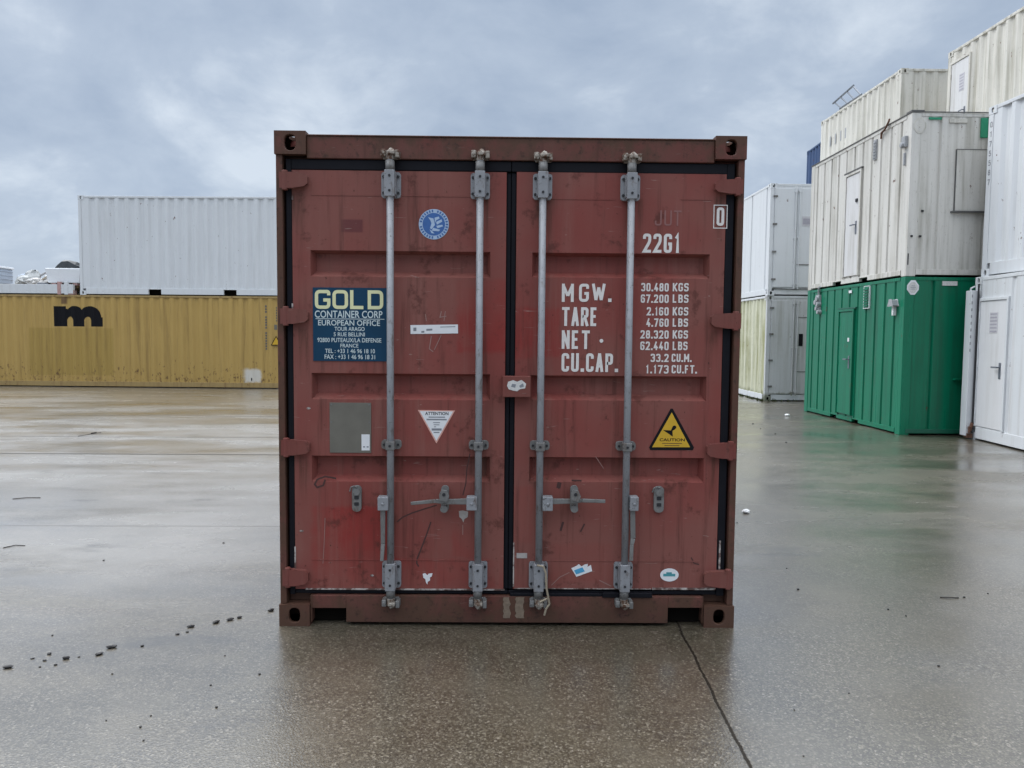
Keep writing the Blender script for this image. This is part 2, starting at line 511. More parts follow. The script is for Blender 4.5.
M['white_a'] = paint("white_container_paint", (0.60, 0.62, 0.63), 0.42, 0.05, (0.33, 0.31, 0.28), 0.35, 0.15)
M['white_blue'] = paint("cool_white_paint", (0.625, 0.645, 0.655), 0.4, 0.04, (0.38, 0.38, 0.37), 0.28, 0.1)
M['mossy'] = paint("mossy_white_paint", (0.60, 0.60, 0.46), 0.5, 0.08, (0.235, 0.235, 0.09), 0.95, 0.1, 0.55, 0.42, st_lo=0.36)
M['mossy_end'] = paint("grey_white_end_paint", (0.50, 0.51, 0.51), 0.45, 0.06, (0.27, 0.26, 0.22), 0.5, 0.15, 0.7, 0.35, st_lo=0.42)
M['cream'] = paint("stained_cream_paint", (0.59, 0.575, 0.53), 0.45, 0.06, (0.30, 0.285, 0.235), 0.78, 0.22, st_lo=0.41)
M['cream_old'] = paint("dirty_cream_paint", (0.58, 0.56, 0.50), 0.5, 0.08, (0.27, 0.255, 0.20), 0.7, 0.2, st_lo=0.39)
M['green'] = paint("green_cabin_paint", (0.002, 0.152, 0.078), 0.30, 0.14, (0.012, 0.075, 0.042), 0.6, 0.1, st_lo=0.42, spec=0.30)
M['green_dark'] = simple("dark_green_trim", (0.008, 0.10, 0.06), 0.4)
M['green_sign'] = simple("green_first_aid_sign", (0.01, 0.22, 0.11), 0.4)
M['blue'] = paint("blue_container_paint", (0.030, 0.062, 0.145), 0.5, 0.12, (0.02, 0.04, 0.09), 0.5, 0.3)
M['trim'] = simple("dark_roof_trim", (0.10, 0.10, 0.095), 0.6, 0, 0.4, 12)
M['door_white'] = paint("white_door_paint", (0.63, 0.635, 0.64), 0.45, 0.04, (0.40, 0.38, 0.35), 0.4, st_lo=0.42)
M['door_cream'] = paint("off_white_door_paint", (0.60, 0.595, 0.585), 0.45, 0.05, (0.34, 0.32, 0.27), 0.5, st_lo=0.42)
M['grey_steel'] = simple("grey_steel_ladder", (0.16, 0.175, 0.20), 0.5, 0.3)
M['plug_grey'] = simple("grey_connector_plastic", (0.30, 0.31, 0.32), 0.55, 0, 0.3)
M['lamp_white'] = simple("opal_lamp_cover", (0.66, 0.67, 0.66), 0.4)
M['notice'] = simple("faded_notice", (0.50, 0.49, 0.51), 0.5, 0, 0.15)
M['notice_ink'] = simple("violet_notice_print", (0.34, 0.33, 0.37), 0.5)
M['rust_bits'] = simple("rusty_ironwork", (0.10, 0.045, 0.025), 0.8, 0, 0.5, 30)
M['clod'] = simple("wet_black_dirt", (0.012, 0.010, 0.009), 0.55, 0, 0.4, 60)
M['twig'] = simple("dark_twig_bark", (0.025, 0.020, 0.016), 0.7)
M['paper'] = simple("white_polystyrene", (0.70, 0.71, 0.70), 0.7)
M['tub'] = simple("white_plastic_tub", (0.78, 0.80, 0.82), 0.4, 0, 0.03)
M['tarp'] = simple("black_tarpaulin", (0.02, 0.024, 0.028), 0.5, 0, 0.4, 8)
M['crate'] = simple("blue_grey_crate", (0.36, 0.41, 0.48), 0.6, 0, 0.2)
M['timber'] = simple("weathered_timber", (0.33, 0.28, 0.22), 0.8, 0, 0.3)
M['sack'] = simple("pale_sack", (0.42, 0.43, 0.42), 0.85, 0, 0.3)
M['pinkish'] = simple("rusty_pink_steel", (0.42, 0.26, 0.24), 0.7, 0, 0.3)
M['moss'] = simple("wet_moss", (0.045, 0.055, 0.018), 0.9, 0, 0.5, 40)


def yellow_paint():
    k = NT("ochre_container_paint")
    s = k.xyz()
    u, z = s[0], s[2]
    c = k.mix(k.noise(0.8, 4), (0.385, 0.250, 0.066), (0.455, 0.300, 0.088))
    wob = k.math('MULTIPLY', k.math('SUBTRACT', k.noise(6, 3), 0.5), 0.03)
    p = k.rect(u, z, (4.80, 7.22, 0.33, 1.66), 0.015, wob)
    c = k.mix(k.math('MULTIPLY', p, 0.45), c, (0.285, 0.190, 0.030))
    st = k.noise(1.0, 6, 0.65, (7, 7, 0.4))
    c = k.mix(k.ramp(st, 0.50, 0.74, 0, 0.55), c, (0.16, 0.095, 0.025))
    low = k.math('ADD', k.ramp(z, 0.2, 1.3, 0.16, 0.0), k.noise(13, 5, 0.7, (1, 1, 0.6)))
    c = k.mix(k.ramp(low, 0.71, 0.78, 0, 0.8), c, (0.10, 0.045, 0.015))
    spray = k.rect(u, z, (10.90, 11.37, 0.17, 0.54), 0.06, k.math('MULTIPLY', k.math('SUBTRACT', k.noise(7, 4), 0.5), 0.15))
    c = k.mix(k.math('MULTIPLY', spray, 0.9), c, (0.60, 0.58, 0.52))
    drip = k.rect(u, z, (5.75, 5.91, 2.33, 2.60), 0.03, wob)
    c = k.mix(k.math('MULTIPLY', drip, 0.8), c, (0.08, 0.035, 0.015))
    k.set(c, 0.5)
    k.bump(k.noise(2.5, 3), 0.006, 0.2)
    return k.m


M['yellow'] = yellow_paint()
M['yellow_rail'] = paint("rusty_yellow_rail", (0.33, 0.23, 0.09), 0.55, 0.12, (0.13, 0.06, 0.025), 0.7, 0.8)


# ------------------------------------------------------------------ mesh building
class MB:
    def __init__(self):
        self.v, self.f, self.k = [], [], 0

    def add(self, vs, fs):
        o = len(self.v)
        self.v += [tuple(p) for p in vs]
        self.f += [tuple(i + o for i in f) for f in fs]

    def box(self, x0, x1, y0, y1, z0, z1):
        self.add([(x0, y0, z0), (x1, y0, z0), (x1, y1, z0), (x0, y1, z0), (x0, y0, z1), (x1, y0, z1), (x1, y1, z1), (x0, y1, z1)],
                 [(0, 3, 2, 1), (4, 5, 6, 7), (0, 1, 5, 4), (1, 2, 6, 5), (2, 3, 7, 6), (3, 0, 4, 7)])
        return self

    def cyl(self, a, b, r, n=14, r2=None):
        a, b = Vector(a), Vector(b)
        d = (b - a).normalized()
        q = d.orthogonal().normalized()
        w = d.cross(q)
        r2 = r if r2 is None else r2
        vs = []
        for i in range(n):
            t = 2 * math.pi * i / n
            o = q * math.cos(t) + w * math.sin(t)
            vs.append(a + o * r)
            vs.append(b + o * r2)
        fs = [(2 * i, 2 * ((i + 1) % n), 2 * ((i + 1) % n) + 1, 2 * i + 1) for i in range(n)]
        fs += [tuple(2 * i for i in range(n))[::-1], tuple(2 * i + 1 for i in range(n))]
        self.add(vs, fs)
        return self

    def tube(self, pts, r, n=7):
        for a, b in zip(pts, pts[1:]):
            self.cyl(a, b, r, n)
        return self

    def prism(self, poly, y0, y1, ax='y'):
        """poly: (u, w) points; ax 'y': u = x, w = z, swept along y; 'x': u = y, w = z swept along x; 'z': u = x, w = y"""
        n = len(poly)
        def P3(p, t):
            return (p[0], t, p[1]) if ax == 'y' else ((t, p[0], p[1]) if ax == 'x' else (p[0], p[1], t))
        vs = [P3(p, y0) for p in poly] + [P3(p, y1) for p in poly]
        fs = [tuple(range(n)), tuple(range(2 * n - 1, n - 1, -1))] + [(i, (i + 1) % n + 0, (i + 1) % n + n, i + n) for i in range(n)]
        self.add(vs, fs)
        return self

    def holed(self, c, U, V, hu, hv, ru, rv, depth, N):
        """a plate (half size hu x hv about c) with a stadium hole running in along -N"""
        n = 24
        c, U, V, N = map(Vector, (c, U, V, N))
        vs = []
        for i in range(n):
            t = 2 * math.pi * i / n
            cu, cv = math.cos(t), math.sin(t)
            m = max(abs(cu) , abs(cv))
            ou, ov = hu * cu / m, hv * cv / m
            p = 2.6
            s = (abs(cu) ** p + abs(cv) ** p) ** (-1 / p)
            iu, iv = ru * cu * s, rv * cv * s
            vs += [c + U * ou + V * ov, c + U * iu + V * iv, c + U * iu + V * iv - N * depth]
        fs = []
        for i in range(n):
            a, b = 3 * i, 3 * ((i + 1) % n)
            fs += [(a, b, b + 1, a + 1), (a + 1, b + 1, b + 2, a + 2)]
        self.add(vs, fs)
        return self

    def strip(self, pts, w, y, closed=False, o=(0, 0), org=None):
        """flat ribbon of width w along (u, w) points, with mitred corners"""
        self.k += 1
        y = y - 0.00012 * (self.k % 12)
        P = [Vector(p) for p in pts]
        n = len(P)
        L, Rr = [], []
        for i in range(n):
            a = P[i] - P[i - 1] if (i > 0 or closed) else None
            b = P[(i + 1) % n] - P[i] if (i < n - 1 or closed) else None
            if a is None:
                a = b
            if b is None:
                b = a
            a, b = a.normalized(), b.normalized()
            na, nb = Vector((-a.y, a.x)), Vector((-b.y, b.x))
            m = (na + nb)
            m = m.normalized() if m.length > 1e-6 else na
            s = min(1 / max(0.35, m.dot(na)), 2.2)
            L.append(P[i] + m * (w / 2 * s))
            Rr.append(P[i] - m * (w / 2 * s))
        vs = [(p.x, y, p.y) for p in L] + [(p.x, y, p.y) for p in Rr]
        fs = [(i, i + n, (i + 1) % n + n, (i + 1) % n) for i in range(n if closed else n - 1)]
        self.add(vs, fs)
        return self

    def build(self, name, mat, parent=None, bevel=0.0, smooth=False, xf=None):
        me = bpy.data.meshes.new(name)
        vs = self.v if xf is None else [tuple(xf @ Vector(p)) for p in self.v]
        me.from_pydata(vs, [], self.f)
        me.materials.append(mat)
        if smooth:
            me.polygons.foreach_set("use_smooth", [True] * len(me.polygons))
        me.update()
        o = bpy.data.objects.new(name, me)
        col.objects.link(o)
        if parent is not None:
            o.parent = parent
        if bevel:
            b = o.modifiers.new("bevel", 'BEVEL')
            b.width = bevel
            b.segments = 2
            b.limit_method = 'ANGLE'
            b.angle_limit = R_(40)
        return o


def tag(o, label=None, cat=None, group=None, kind=None):
    for k_, v_ in (("label", label), ("category", cat), ("group", group), ("kind", kind)):
        if v_:
            o[k_] = v_
    return o


def empty(name, loc=(0, 0, 0), rz=0.0):
    o = bpy.data.objects.new(name, None)
    o.empty_display_size = 0.3
    col.objects.link(o)
    o.location = loc
    o.rotation_euler = (0, 0, rz)
    return o


# lettering: a narrow rounded stroke alphabet for painted container marks, built-in font for small print
GLYPH = {
    '0': [('c', (0, 0), (1, 0), (1, 1), (0, 1))],
    '1': [('s', (.12, .80), (.62, 1), (.62, 0))],
    '2': [('o', (0, .76), (0, 1), (1, 1), (1, .60), (0, 0, 0), (1, 0, 0))],
    '3': [('o', (0, .80), (0, 1), (1, 1), (1, .53), (.38, .53)), ('o', (.38, .53), (1, .53), (1, 0), (0, 0), (0, .2))],
    '4': [('s', (.58, 1), (0, .26), (1, .26)), ('s', (.70, .55), (.70, 0))],
    '5': [('o', (.95, 1), (.05, 1, 0), (.05, .58, 0), (1, .58), (1, 0), (0, 0), (0, .2))],
    '6': [('o', (1, .80), (1, 1), (0, 1), (0, 0), (1, 0), (1, .56), (.02, .56))],
    '7': [('s', (0, 1), (1, 1), (.35, 0))],
    '8': [('c', (.04, .53), (.96, .53), (.96, 1), (.04, 1)), ('c', (0, 0), (1, 0), (1, .53), (0, .53))],
    '9': [('o', (0, .2), (0, 0), (1, 0), (1, 1), (0, 1), (0, .44), (.98, .44))],
    '.': [('d', (0.5, 0))],
    'G': [('o', (1, .76), (1, 1), (0, 1), (0, 0), (1, 0), (1, .46, 0), (.55, .46))],
    'K': [('s', (0, 0), (0, 1)), ('s', (.98, 1), (.06, .42)), ('s', (.30, .57), (1, 0))],
    'S': [('o', (1, .78), (1, 1), (0, 1), (0, .53), (1, .53), (1, 0), (0, 0), (0, .22))],
    'L': [('s', (0, 1), (0, 0), (.95, 0))],
    'B': [('c', (0, .53, 0), (.92, .53), (.92, 1), (0, 1, 0)), ('c', (0, 0, 0), (1, 0), (1, .53), (0, .53, 0))],
    'C': [('o', (1, .74), (1, 1), (0, 1), (0, 0), (1, 0), (1, .26))],
    'U': [('o', (0, 1), (0, 0), (1, 0), (1, 1))],
    'M': [('s', (0, 0), (0, 1)), ('s', (1, 0), (1, 1)), ('s', (0, .98), (.5, .30)), ('s', (1, .98), (.5, .30))],
    'F': [('s', (0, 0), (0, 1), (.95, 1)), ('s', (0, .52), (.8, .52))],
    'T': [('s', (0, 1), (1, 1)), ('s', (.5, 1), (.5, 0))],
    'A': [('s', (0, 0), (.46, 1)), ('s', (.54, 1), (1, 0)), ('s', (.2, .28), (.8, .28))],
    'R': [('o', (0, 0), (0, 1, 0), (1, 1), (1, .50), (.04, .50)), ('s', (.48, .50), (1, 0))],
    'E': [('s', (.95, 1), (0, 1), (0, 0), (.95, 0)), ('s', (0, .52), (.82, .52))],
    'N': [('s', (0, 0), (0, 1)), ('s', (1, 0), (1, 1)), ('s', (.02, .98), (.98, .02))],
    'P': [('o', (0, 0), (0, 1, 0), (1, 1), (1, .46), (.04, .46))],
    'W': [('s', (0, 1), (.25, .02)), ('s', (.25, .02), (.5, .85)), ('s', (.5, .85), (.75, .02)), ('s', (.75, .02), (1, 1))],
    'D': [('c', (0, 0, 0), (1, 0), (1, 1), (0, 1, 0))],
    'O': [('c', (0, 0), (1, 0), (1, 1), (0, 1))],
    'J': [('o', (.9, 1), (.9, 0), (0, 0), (0, .3))],
}


def fillet(pts, r, closed):
    n = len(pts)
    out = []
    for i, p in enumerate(pts):
        P = Vector(p[:2])
        rr = r * (p[2] if len(p) > 2 else 1)
        if (not closed and i in (0, n - 1)) or rr == 0:
            out.append(tuple(P))
            continue
        A, B = Vector(pts[i - 1][:2]), Vector(pts[(i + 1) % n][:2])
        da, db = A - P, B - P
        q = min(rr, da.length * 0.49, db.length * 0.49)
        a, b = P + da.normalized() * q, P + db.normalized() * q
        for t in (0, .2, .4, .6, .8, 1):
            out.append(tuple(a.lerp(P, t).lerp(P.lerp(b, t), t)))
    return out


def stencil(mb, s, x0, x1, z0, z1, y, stroke, gap=0.26, rad=0.42, wide=None):
    """write s between x0 and x1: every glyph gets the same width, '.' and ' ' less"""
    h = z1 - z0
    wid = {'.': 0.42, ' ': 0.5, '1': 0.72, 'M': 1.3, 'W': 1.4}
    if wide:
        wid.update(wide)
    tot = sum(wid.get(ch, 1.0) + gap for ch in s) - gap
    k = (x1 - x0) / tot
    x = x0
    for ch in s:
        w = wid.get(ch, 1.0) * k
        for g in GLYPH.get(ch, []):
            iw, ih = w - stroke, h - stroke
            def tr(p):
                q = (x + stroke / 2 + p[0] * iw, z0 + stroke / 2 + p[1] * ih)
                return q + tuple(p[2:])
            if g[0] == 'd':
                cx, cz = x + w / 2, z0 + stroke * 0.6
                mb.strip([(cx - stroke * 0.6, cz), (cx + stroke * 0.6, cz)], stroke * 1.2, y)
                continue
            pts = [tr(p) for p in g[1:]]
            closed = g[0] == 'c'
            if not closed:
                for e0, e1, gl_ in ((0, 1, g[1]), (-1, -2, g[-1])):
                    dx, dz = pts[e0][0] - pts[e1][0], pts[e0][1] - pts[e1][1]
                    q = list(pts[e0])
                    if gl_[1] in (0, 1) and abs(dz) > 1e-6:
                        k2 = stroke / 2 / abs(dz)
                        q[0] += dx * k2
                        q[1] += dz * k2
                    elif gl_[0] in (0, 1) and abs(dz) < 1e-6:
                        q[0] += stroke / 2 * (1 if dx > 0 else -1)
                    pts[e0] = tuple(q)
            if g[0] != 's':
                pts = fillet(pts, iw * rad, closed)
            mb.strip(pts, stroke, y, closed)
        x += w + gap * k


def print_text(mb, s, x0, x1, z0, z1, y, bold=0.0, org=None):
    cu = bpy.data.curves.new("print", 'FONT')
    cu.body = s
    cu.resolution_u = 3
    cu.offset = bold
    o = bpy.data.objects.new("print", cu)
    col.objects.link(o)
    bpy.context.view_layer.update()
    me = o.to_mesh()
    vs = [v.co.copy() for v in me.vertices]
    fs = [tuple(p.vertices) for p in me.polygons]
    o.to_mesh_clear()
    bpy.data.objects.remove(o)
    bpy.data.curves.remove(cu)
    ax, bx = min(v.x for v in vs), max(v.x for v in vs)
    az, bz = min(v.y for v in vs), max(v.y for v in vs)
    mb.add([(x0 + (v.x - ax) / (bx - ax) * (x1 - x0), y, z0 + (v.y - az) / (bz - az) * (z1 - z0)) for v in vs], fs)


def rbox(cx, cz, hx, hz, r, n=5):
    pts = []
    for sx, sz, a0 in ((1, 1, 0), (-1, 1, 90), (-1, -1, 180), (1, -1, 270)):
        for i in range(n + 1):
            t = R_(a0 + 90 * i / n)
            pts.append((cx + sx * (hx - r) + r * math.cos(t), cz + sz * (hz - r) + r * math.sin(t)))
    return pts


def disc(cx, cz, rx, rz=None, n=28):
    rz = rx if rz is None else rz
    return [(cx + rx * math.cos(2 * math.pi * i / n), cz + rz * math.sin(2 * math.pi * i / n)) for i in range(n)]

# ------------------------------------------------------------------ the yard
g = MB()
g.add([(-400, -200, 0), (400, -200, 0), (400, 600, 0), (-400, 600, 0)], [(0, 1, 2, 3)])
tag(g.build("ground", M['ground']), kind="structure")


# ------------------------------------------------------------------ generic steel boxes
def prof_std(L, pitch=0.278, d=0.036, lead=0.05):
    n = int((L - 2 * lead) / pitch)
    m = (L - n * pitch) / 2
    pts = [(0, 0)]
    for i in range(n):
        u = m + i * pitch
        pts += [(u + 0.036, 0), (u + 0.104, -d), (u + 0.176, -d), (u + 0.244, 0)]
    pts.append((L, 0))
    return pts


def prof_groove(L, pitch=0.34, d=0.04, flat=0.05, slope=0.025, lead=0.18, skip=()):
    n = max(1, round((L - 2 * lead) / pitch))
    p = (L - 2 * lead) / n
    pts = [(0, 0)]
    for i in range(n + 1):
        if i in skip:
            continue
        u = lead + i * p
        pts += [(u - flat / 2 - slope, 0), (u - flat / 2, -d), (u + flat / 2, -d), (u + flat / 2 + slope, 0)]
    pts.append((L, 0))
    return pts


def prof_flat(L):
    return [(0, 0), (L, 0)]


def depth_at(prof, u):
    for a, b in zip(prof, prof[1:]):
        if a[0] <= u <= b[0]:
            return a[1] if b[0] == a[0] else a[1] + (b[1] - a[1]) * (u - a[0]) / (b[0] - a[0])
    return 0.0


def wall(mb, o, ud, nd, prof, z0, z1):
    vs, fs = [], []
    for u, d in prof:
        x, y = o[0] + ud[0] * u + nd[0] * d, o[1] + ud[1] * u + nd[1] * d
        vs += [(x, y, z0), (x, y, z1)]
    for i in range(len(prof) - 1):
        fs.append((2 * i, 2 * i + 2, 2 * i + 3, 2 * i + 1))
    mb.add(vs, fs)


def casting(cx, cy, cz, sx, sy, sz, hx, hy, hz):
    """hollow corner block; hx, hy, hz say on which side (-1/1) the holes are"""
    mb = MB()
    ax = [(Vector((1, 0, 0)), Vector((0, 1, 0)), Vector((0, 0, 1)), sx / 2, sy / 2, sz / 2, hx),
          (Vector((0, 1, 0)), Vector((1, 0, 0)), Vector((0, 0, 1)), sy / 2, sx / 2, sz / 2, hy),
          (Vector((0, 0, 1)), Vector((1, 0, 0)), Vector((0, 1, 0)), sz / 2, sx / 2, sy / 2, hz)]
    c = Vector((cx, cy, cz))
    for N, U, V, h, hu, hv, hole in ax:
        for s in (-1, 1):
            p = c + N * h * s
            if s == hole:
                if N.z:
                    mb.holed(p, U, V, hu, hv, 0.024, 0.045, 0.02, N * s)
                else:
                    mb.holed(p, U, V, hu, hv, 0.030, 0.040, 0.022, N * s)
            else:
                mb.add([p + U * hu + V * hv, p - U * hu + V * hv, p - U * hu - V * hv, p + U * hu - V * hv], [(0, 1, 2, 3)])
    return mb


def container(name, label, cat, loc, yaw, sx, sy, H, mat, group=None, rail=None, post=None, profs=None, cast=True,
              walls=None, pockets=(), rail_h=0.16, top_h=0.06, pw=0.10, parts_all=True, base=0.0):
    """an ISO style box: origin at the front left bottom corner, front faces -y.
    profs: dict front/back/left/right -> profile function; walls: dict side -> material;
    pockets: (side, u0, u1) gaps in the bottom rail"""
    root = empty(name, loc, yaw)
    tag(root, label, cat, group)
    rail = rail or mat
    post = post or mat
    profs = profs or {}
    walls = walls or {}
    ins = 0.012
    sides = {
        'front': ((pw, ins), (1, 0), (0, -1), sx - 2 * pw),
        'back': ((sx - pw, sy - ins), (-1, 0), (0, 1), sx - 2 * pw),
        'left': ((ins, sy - pw), (0, -1), (-1, 0), sy - 2 * pw),
        'right': ((sx - ins, pw), (0, 1), (1, 0), sy - 2 * pw),
    }
    for s, (o, ud, nd, L) in sides.items():
        mb = MB()
        pf = profs.get(s, prof_std)
        wall(mb, o, ud, nd, pf(L), rail_h - 0.01 + base, H - top_h + 0.01)
        mb.build("side_wall" if s in ('left', 'right') else "end_wall", walls.get(s, mat), root)
    mb = MB()
    mb.box(0.06, sx - 0.06, 0.06, sy - 0.06, H - 0.055, H - 0.022)
    mb.build("roof", mat, root)
    mb = MB()
    mb.box(0.12, sx - 0.12, 0.12, sy - 0.12, base + 0.02, base + rail_h - 0.02)
    mb.build("underframe", M['void'], root)
    cs = 0.118 if cast else 0.0
    for ix in (0, 1):
        for iy in (0, 1):
            x0, y0 = ix * (sx - pw), iy * (sy - pw)
            mb = MB().box(x0 + 0.003, x0 + pw - 0.003, y0 + 0.003, y0 + pw - 0.003, base + cs, H - cs)
            mb.build("corner_post", post, root, 0.006)
            if cast:
                for z in (0, 1):
                    cz = base + 0.059 if z == 0 else H - 0.059
                    a = 0.162
                    mb = casting(ix * sx + (a / 2 if ix == 0 else -a / 2), iy * sy + (0.089 if iy == 0 else -0.089), cz,
                                 a, 0.178, 0.118, 1 if ix else -1, 1 if iy else -1, 1 if z else 0)
                    mb.build("corner_casting", post, root)
    e = 0.165 if cast else pw
    # rails
    for (horizontal, x0, x1, y0, y1, key) in ((True, e, sx - e, 0.004, 0.07, 'front'), (True, e, sx - e, sy - 0.07, sy - 0.004, 'back'),
                                             (False, 0.004, 0.07, e + .016, sy - e - .016, 'left'), (False, sx - 0.07, sx - 0.004, e + .016, sy - e - .016, 'right')):
        mb = MB().box(x0, x1, y0, y1, H - top_h, H - 0.006)
        mb.build("top_rail", rail, root, 0.005)
        mb = MB()
        gaps = sorted((a, b) for s_, a, b in pockets if s_ == key)
        t0, t1 = (x0, x1) if horizontal else (y0, y1)
        cur = t0
        segs = []
        for a, b in gaps:
            segs.append((cur, a))
            cur = b
        segs.append((cur, t1))
        for a, b in segs:
            if horizontal:
                mb.box(a, b, y0, y1, base + 0.025, base + rail_h)
            else:
                mb.box(x0, x1, a, b, base + 0.025, base + rail_h)
        for a, b in gaps:
            if horizontal:
                mb.box(a, b, y0 + .003, y1, base + rail_h - .025, base + rail_h - .002)
            else:
                mb.box(x0 + .003, x1, a, b, base + rail_h - .025, base + rail_h - .002)
        mb.build("bottom_rail", rail, root, 0.004)
    return root


# local frames for things fixed on a wall: u runs along the wall to the viewer's right, y is how far it stands off (negative = out)
def on_left(x0):
    """maps (u, y, z) of a y-plane drawing to a wall facing -x: u -> -y"""
    return Matrix(((0, 1, 0, x0), (-1, 0, 0, 0), (0, 0, 1, 0), (0, 0, 0, 1)))


# ------------------------------------------------------------------ the red container in the middle
red = empty("shipping_container", (0, 0, 0))
tag(red, "rust-red container with closed double doors and white lettering, in the middle of the yard", "container")
HC, WC, LC = 2.600, 1.219, 6.058
RR, RM = M['red_rusty'], M['red']

for sx_ in (-1, 1):
    for iy in (0, 1):
        for z in (0, 1):
            a = 0.162
            mb = casting(sx_ * (WC - a / 2), 0.089 if iy == 0 else LC - 0.089, 0.059 if z == 0 else HC - 0.059,
                         a, 0.178, 0.118, sx_ if iy or not z else 0, 1 if iy else -1, 1 if z else 0)
            mb.build("corner_casting", RR, red, 0.004)
# posts: an outer flange and a set-back inner face behind the hinges
for s_ in (-1, 1):
    mb = MB()
    xo, xi, xs = s_ * (WC - 0.004), s_ * (WC - 0.038), s_ * (WC - 0.155)
    mb.box(min(xo, xi), max(xo, xi), 0.012, 0.15, 0.118, HC - 0.118)
    mb.box(min(xi, xs), max(xi, xs), 0.075, 0.14, 0.118, HC - 0.118)
    mb.build("corner_post", RR, red, 0.004)
    mb = MB().box(s_ * (WC - 0.10) - 0.06, s_ * (WC - 0.10) + 0.06, LC - 0.15, LC - 0.01, 0.118, HC - 0.118)
    mb.build("corner_post", RR, red, 0.004)
hz0, hz1 = (-0.0040, 2.4652)[1], (-0.0048, 2.5810)[1]
mb = MB().box(-WC + 0.163, WC - 0.163, 0.016, 0.12, hz0, HC - 0.020)
mb.box(-WC + 0.163, WC - 0.163, 0.010, 0.10, HC - 0.022, HC - 0.014)
mb.build("door_header", RR, red, 0.004)
# sill with the two fork openings
sz1, sz0 = (-0.0056, 0.1639)[1], 0.018
mb = MB()
pl = (-1.0470, -0.8649, 0.0176, 0.0939)
pr = (0.8648, 1.0491, 0.0263, 0.1030)
mb.box(-WC + 0.163, pl[0], 0.014, 0.12, sz0, sz1)
mb.box(pl[0], pl[1], 0.014, 0.12, pl[3], sz1)
mb.box(pl[1], pr[0], 0.014, 0.12, sz0, sz1)
mb.box(pr[0], pr[1], 0.014, 0.12, pr[3], sz1)
mb.box(pr[1], WC - 0.163, 0.014, 0.12, sz0, sz1)
mb.build("door_sill", RR, red, 0.003)
for pk in (pl, pr):
    mb = MB().box(pk[0] - .01, pk[1] + .01, 0.075, 0.095, 0.008, pk[3] + .01)  # black plate close behind the opening stands in for its inner shade
    mb.box(pk[0] - .012, pk[0], 0.10, 0.22, 0.02, pk[3] + .01)
    mb.box(pk[1], pk[1] + .012, 0.10, 0.22, 0.02, pk[3] + .01)
    mb.build("fork_pocket_shade", M['void'], red)
mb = MB()
for a, b in ((504, 510.5), (516, 519), (519.8, 525)):
    pass
s1, s2 = (-0.0214, 0.0136, 0.0438, 0.1584), (0.0432, 0.0890, 0.0441, 0.1588)
for q in (s1, s2):
    nn = 9
    lft = [(q[0] + random.uniform(-.004, .006), q[2] + (q[3] - q[2]) * i / nn) for i in range(nn + 1)]
    rgt = [(q[1] + random.uniform(-.006, .006), q[2] + (q[3] - q[2]) * i / nn) for i in range(nn, -1, -1)]
    mb.prism(lft + rgt, 0.0125, 0.0145)
mb.build("bare_metal_patch", M['bare'], red)
# flanks, back, roof, floor frame
mb = MB()
wall(mb, (-WC + 0.012, LC - 0.16), (0, -1), (-1, 0), prof_std(LC - 0.32), 0.15, HC - 0.06)
mb.build("side_wall", RM, red)
mb = MB()
wall(mb, (WC - 0.012, 0.16), (0, 1), (1, 0), prof_std(LC - 0.32), 0.15, HC - 0.06)
mb.build("side_wall", RM, red)
mb = MB()
wall(mb, (WC - 0.16, LC - 0.02), (-1, 0), (0, 1), prof_std(2 * WC - 0.32), 0.12, HC - 0.09)
mb.build("end_wall", RM, red)
mb = MB().box(-WC + 0.05, WC - 0.05, 0.13, LC - 0.05, HC - 0.05, HC - 0.022)
mb.build("roof", RM, red)
for s_ in (-1, 1):
    mb = MB().box(s_ * (WC - 0.034) - 0.03, s_ * (WC - 0.034) + 0.03, 0.18, LC - 0.18, HC - 0.068, HC - 0.008)
    mb.build("top_rail", RR, red, 0.004)
    mb = MB().box(s_ * (WC - 0.034) - 0.03, s_ * (WC - 0.034) + 0.03, 0.18, LC - 0.18, 0.02, 0.165)
    mb.build("bottom_rail", RR, red, 0.004)
mb = MB().box(-WC + 0.07, WC - 0.07, 0.24, LC - 0.1, 0.04, 0.15)
mb.build("underframe", M['void'], red)
mb = MB().box(-WC + 0.16, WC - 0.16, 0.13, 0.15, 0.14, HC - 0.1)
mb.build("door_backing", M['void'], red)

YD = 0.030                                     # the doors stand a little behind the corner blocks


def door_panel(x0, x1, z0, z1, recs, yf=YD, th=0.058):
    mb = MB()
    def q(a, b, c, d, y=yf):
        mb.add([(a, y, c), (b, y, c), (b, y, d), (a, y, d)], [(0, 1, 2, 3)])
    cur = z0
    for xa, xb, za, zb in sorted(recs, key=lambda r: r[2]):
        q(x0, x1, cur, za)
        q(x0, xa, za, zb)
        q(xb, x1, za, zb)
        yb = yf + 0.053
        i0, i1, k0, k1 = xa + 0.020, xb - 0.020, za + 0.030, zb - 0.014
        O = [(xa, yf, za), (xb, yf, za), (xb, yf, zb), (xa, yf, zb)]
        I = [(i0, yb, k0), (i1, yb, k0), (i1, yb, k1), (i0, yb, k1)]
        mb.add(O + I, [(0, 1, 5, 4), (1, 2, 6, 5), (2, 3, 7, 6), (3, 0, 4, 7), (4, 5, 6, 7)])
        cur = zb
    q(x0, x1, cur, z1)
    ye = yf + th
    mb.add([(x0, yf, z0), (x1, yf, z0), (x1, yf, z1), (x0, yf, z1), (x0, ye, z0), (x1, ye, z0), (x1, ye, z1), (x0, ye, z1)],
           [(0, 4, 5, 1), (1, 5, 6, 2), (2, 6, 7, 3), (3, 7, 4, 0)])
    return mb


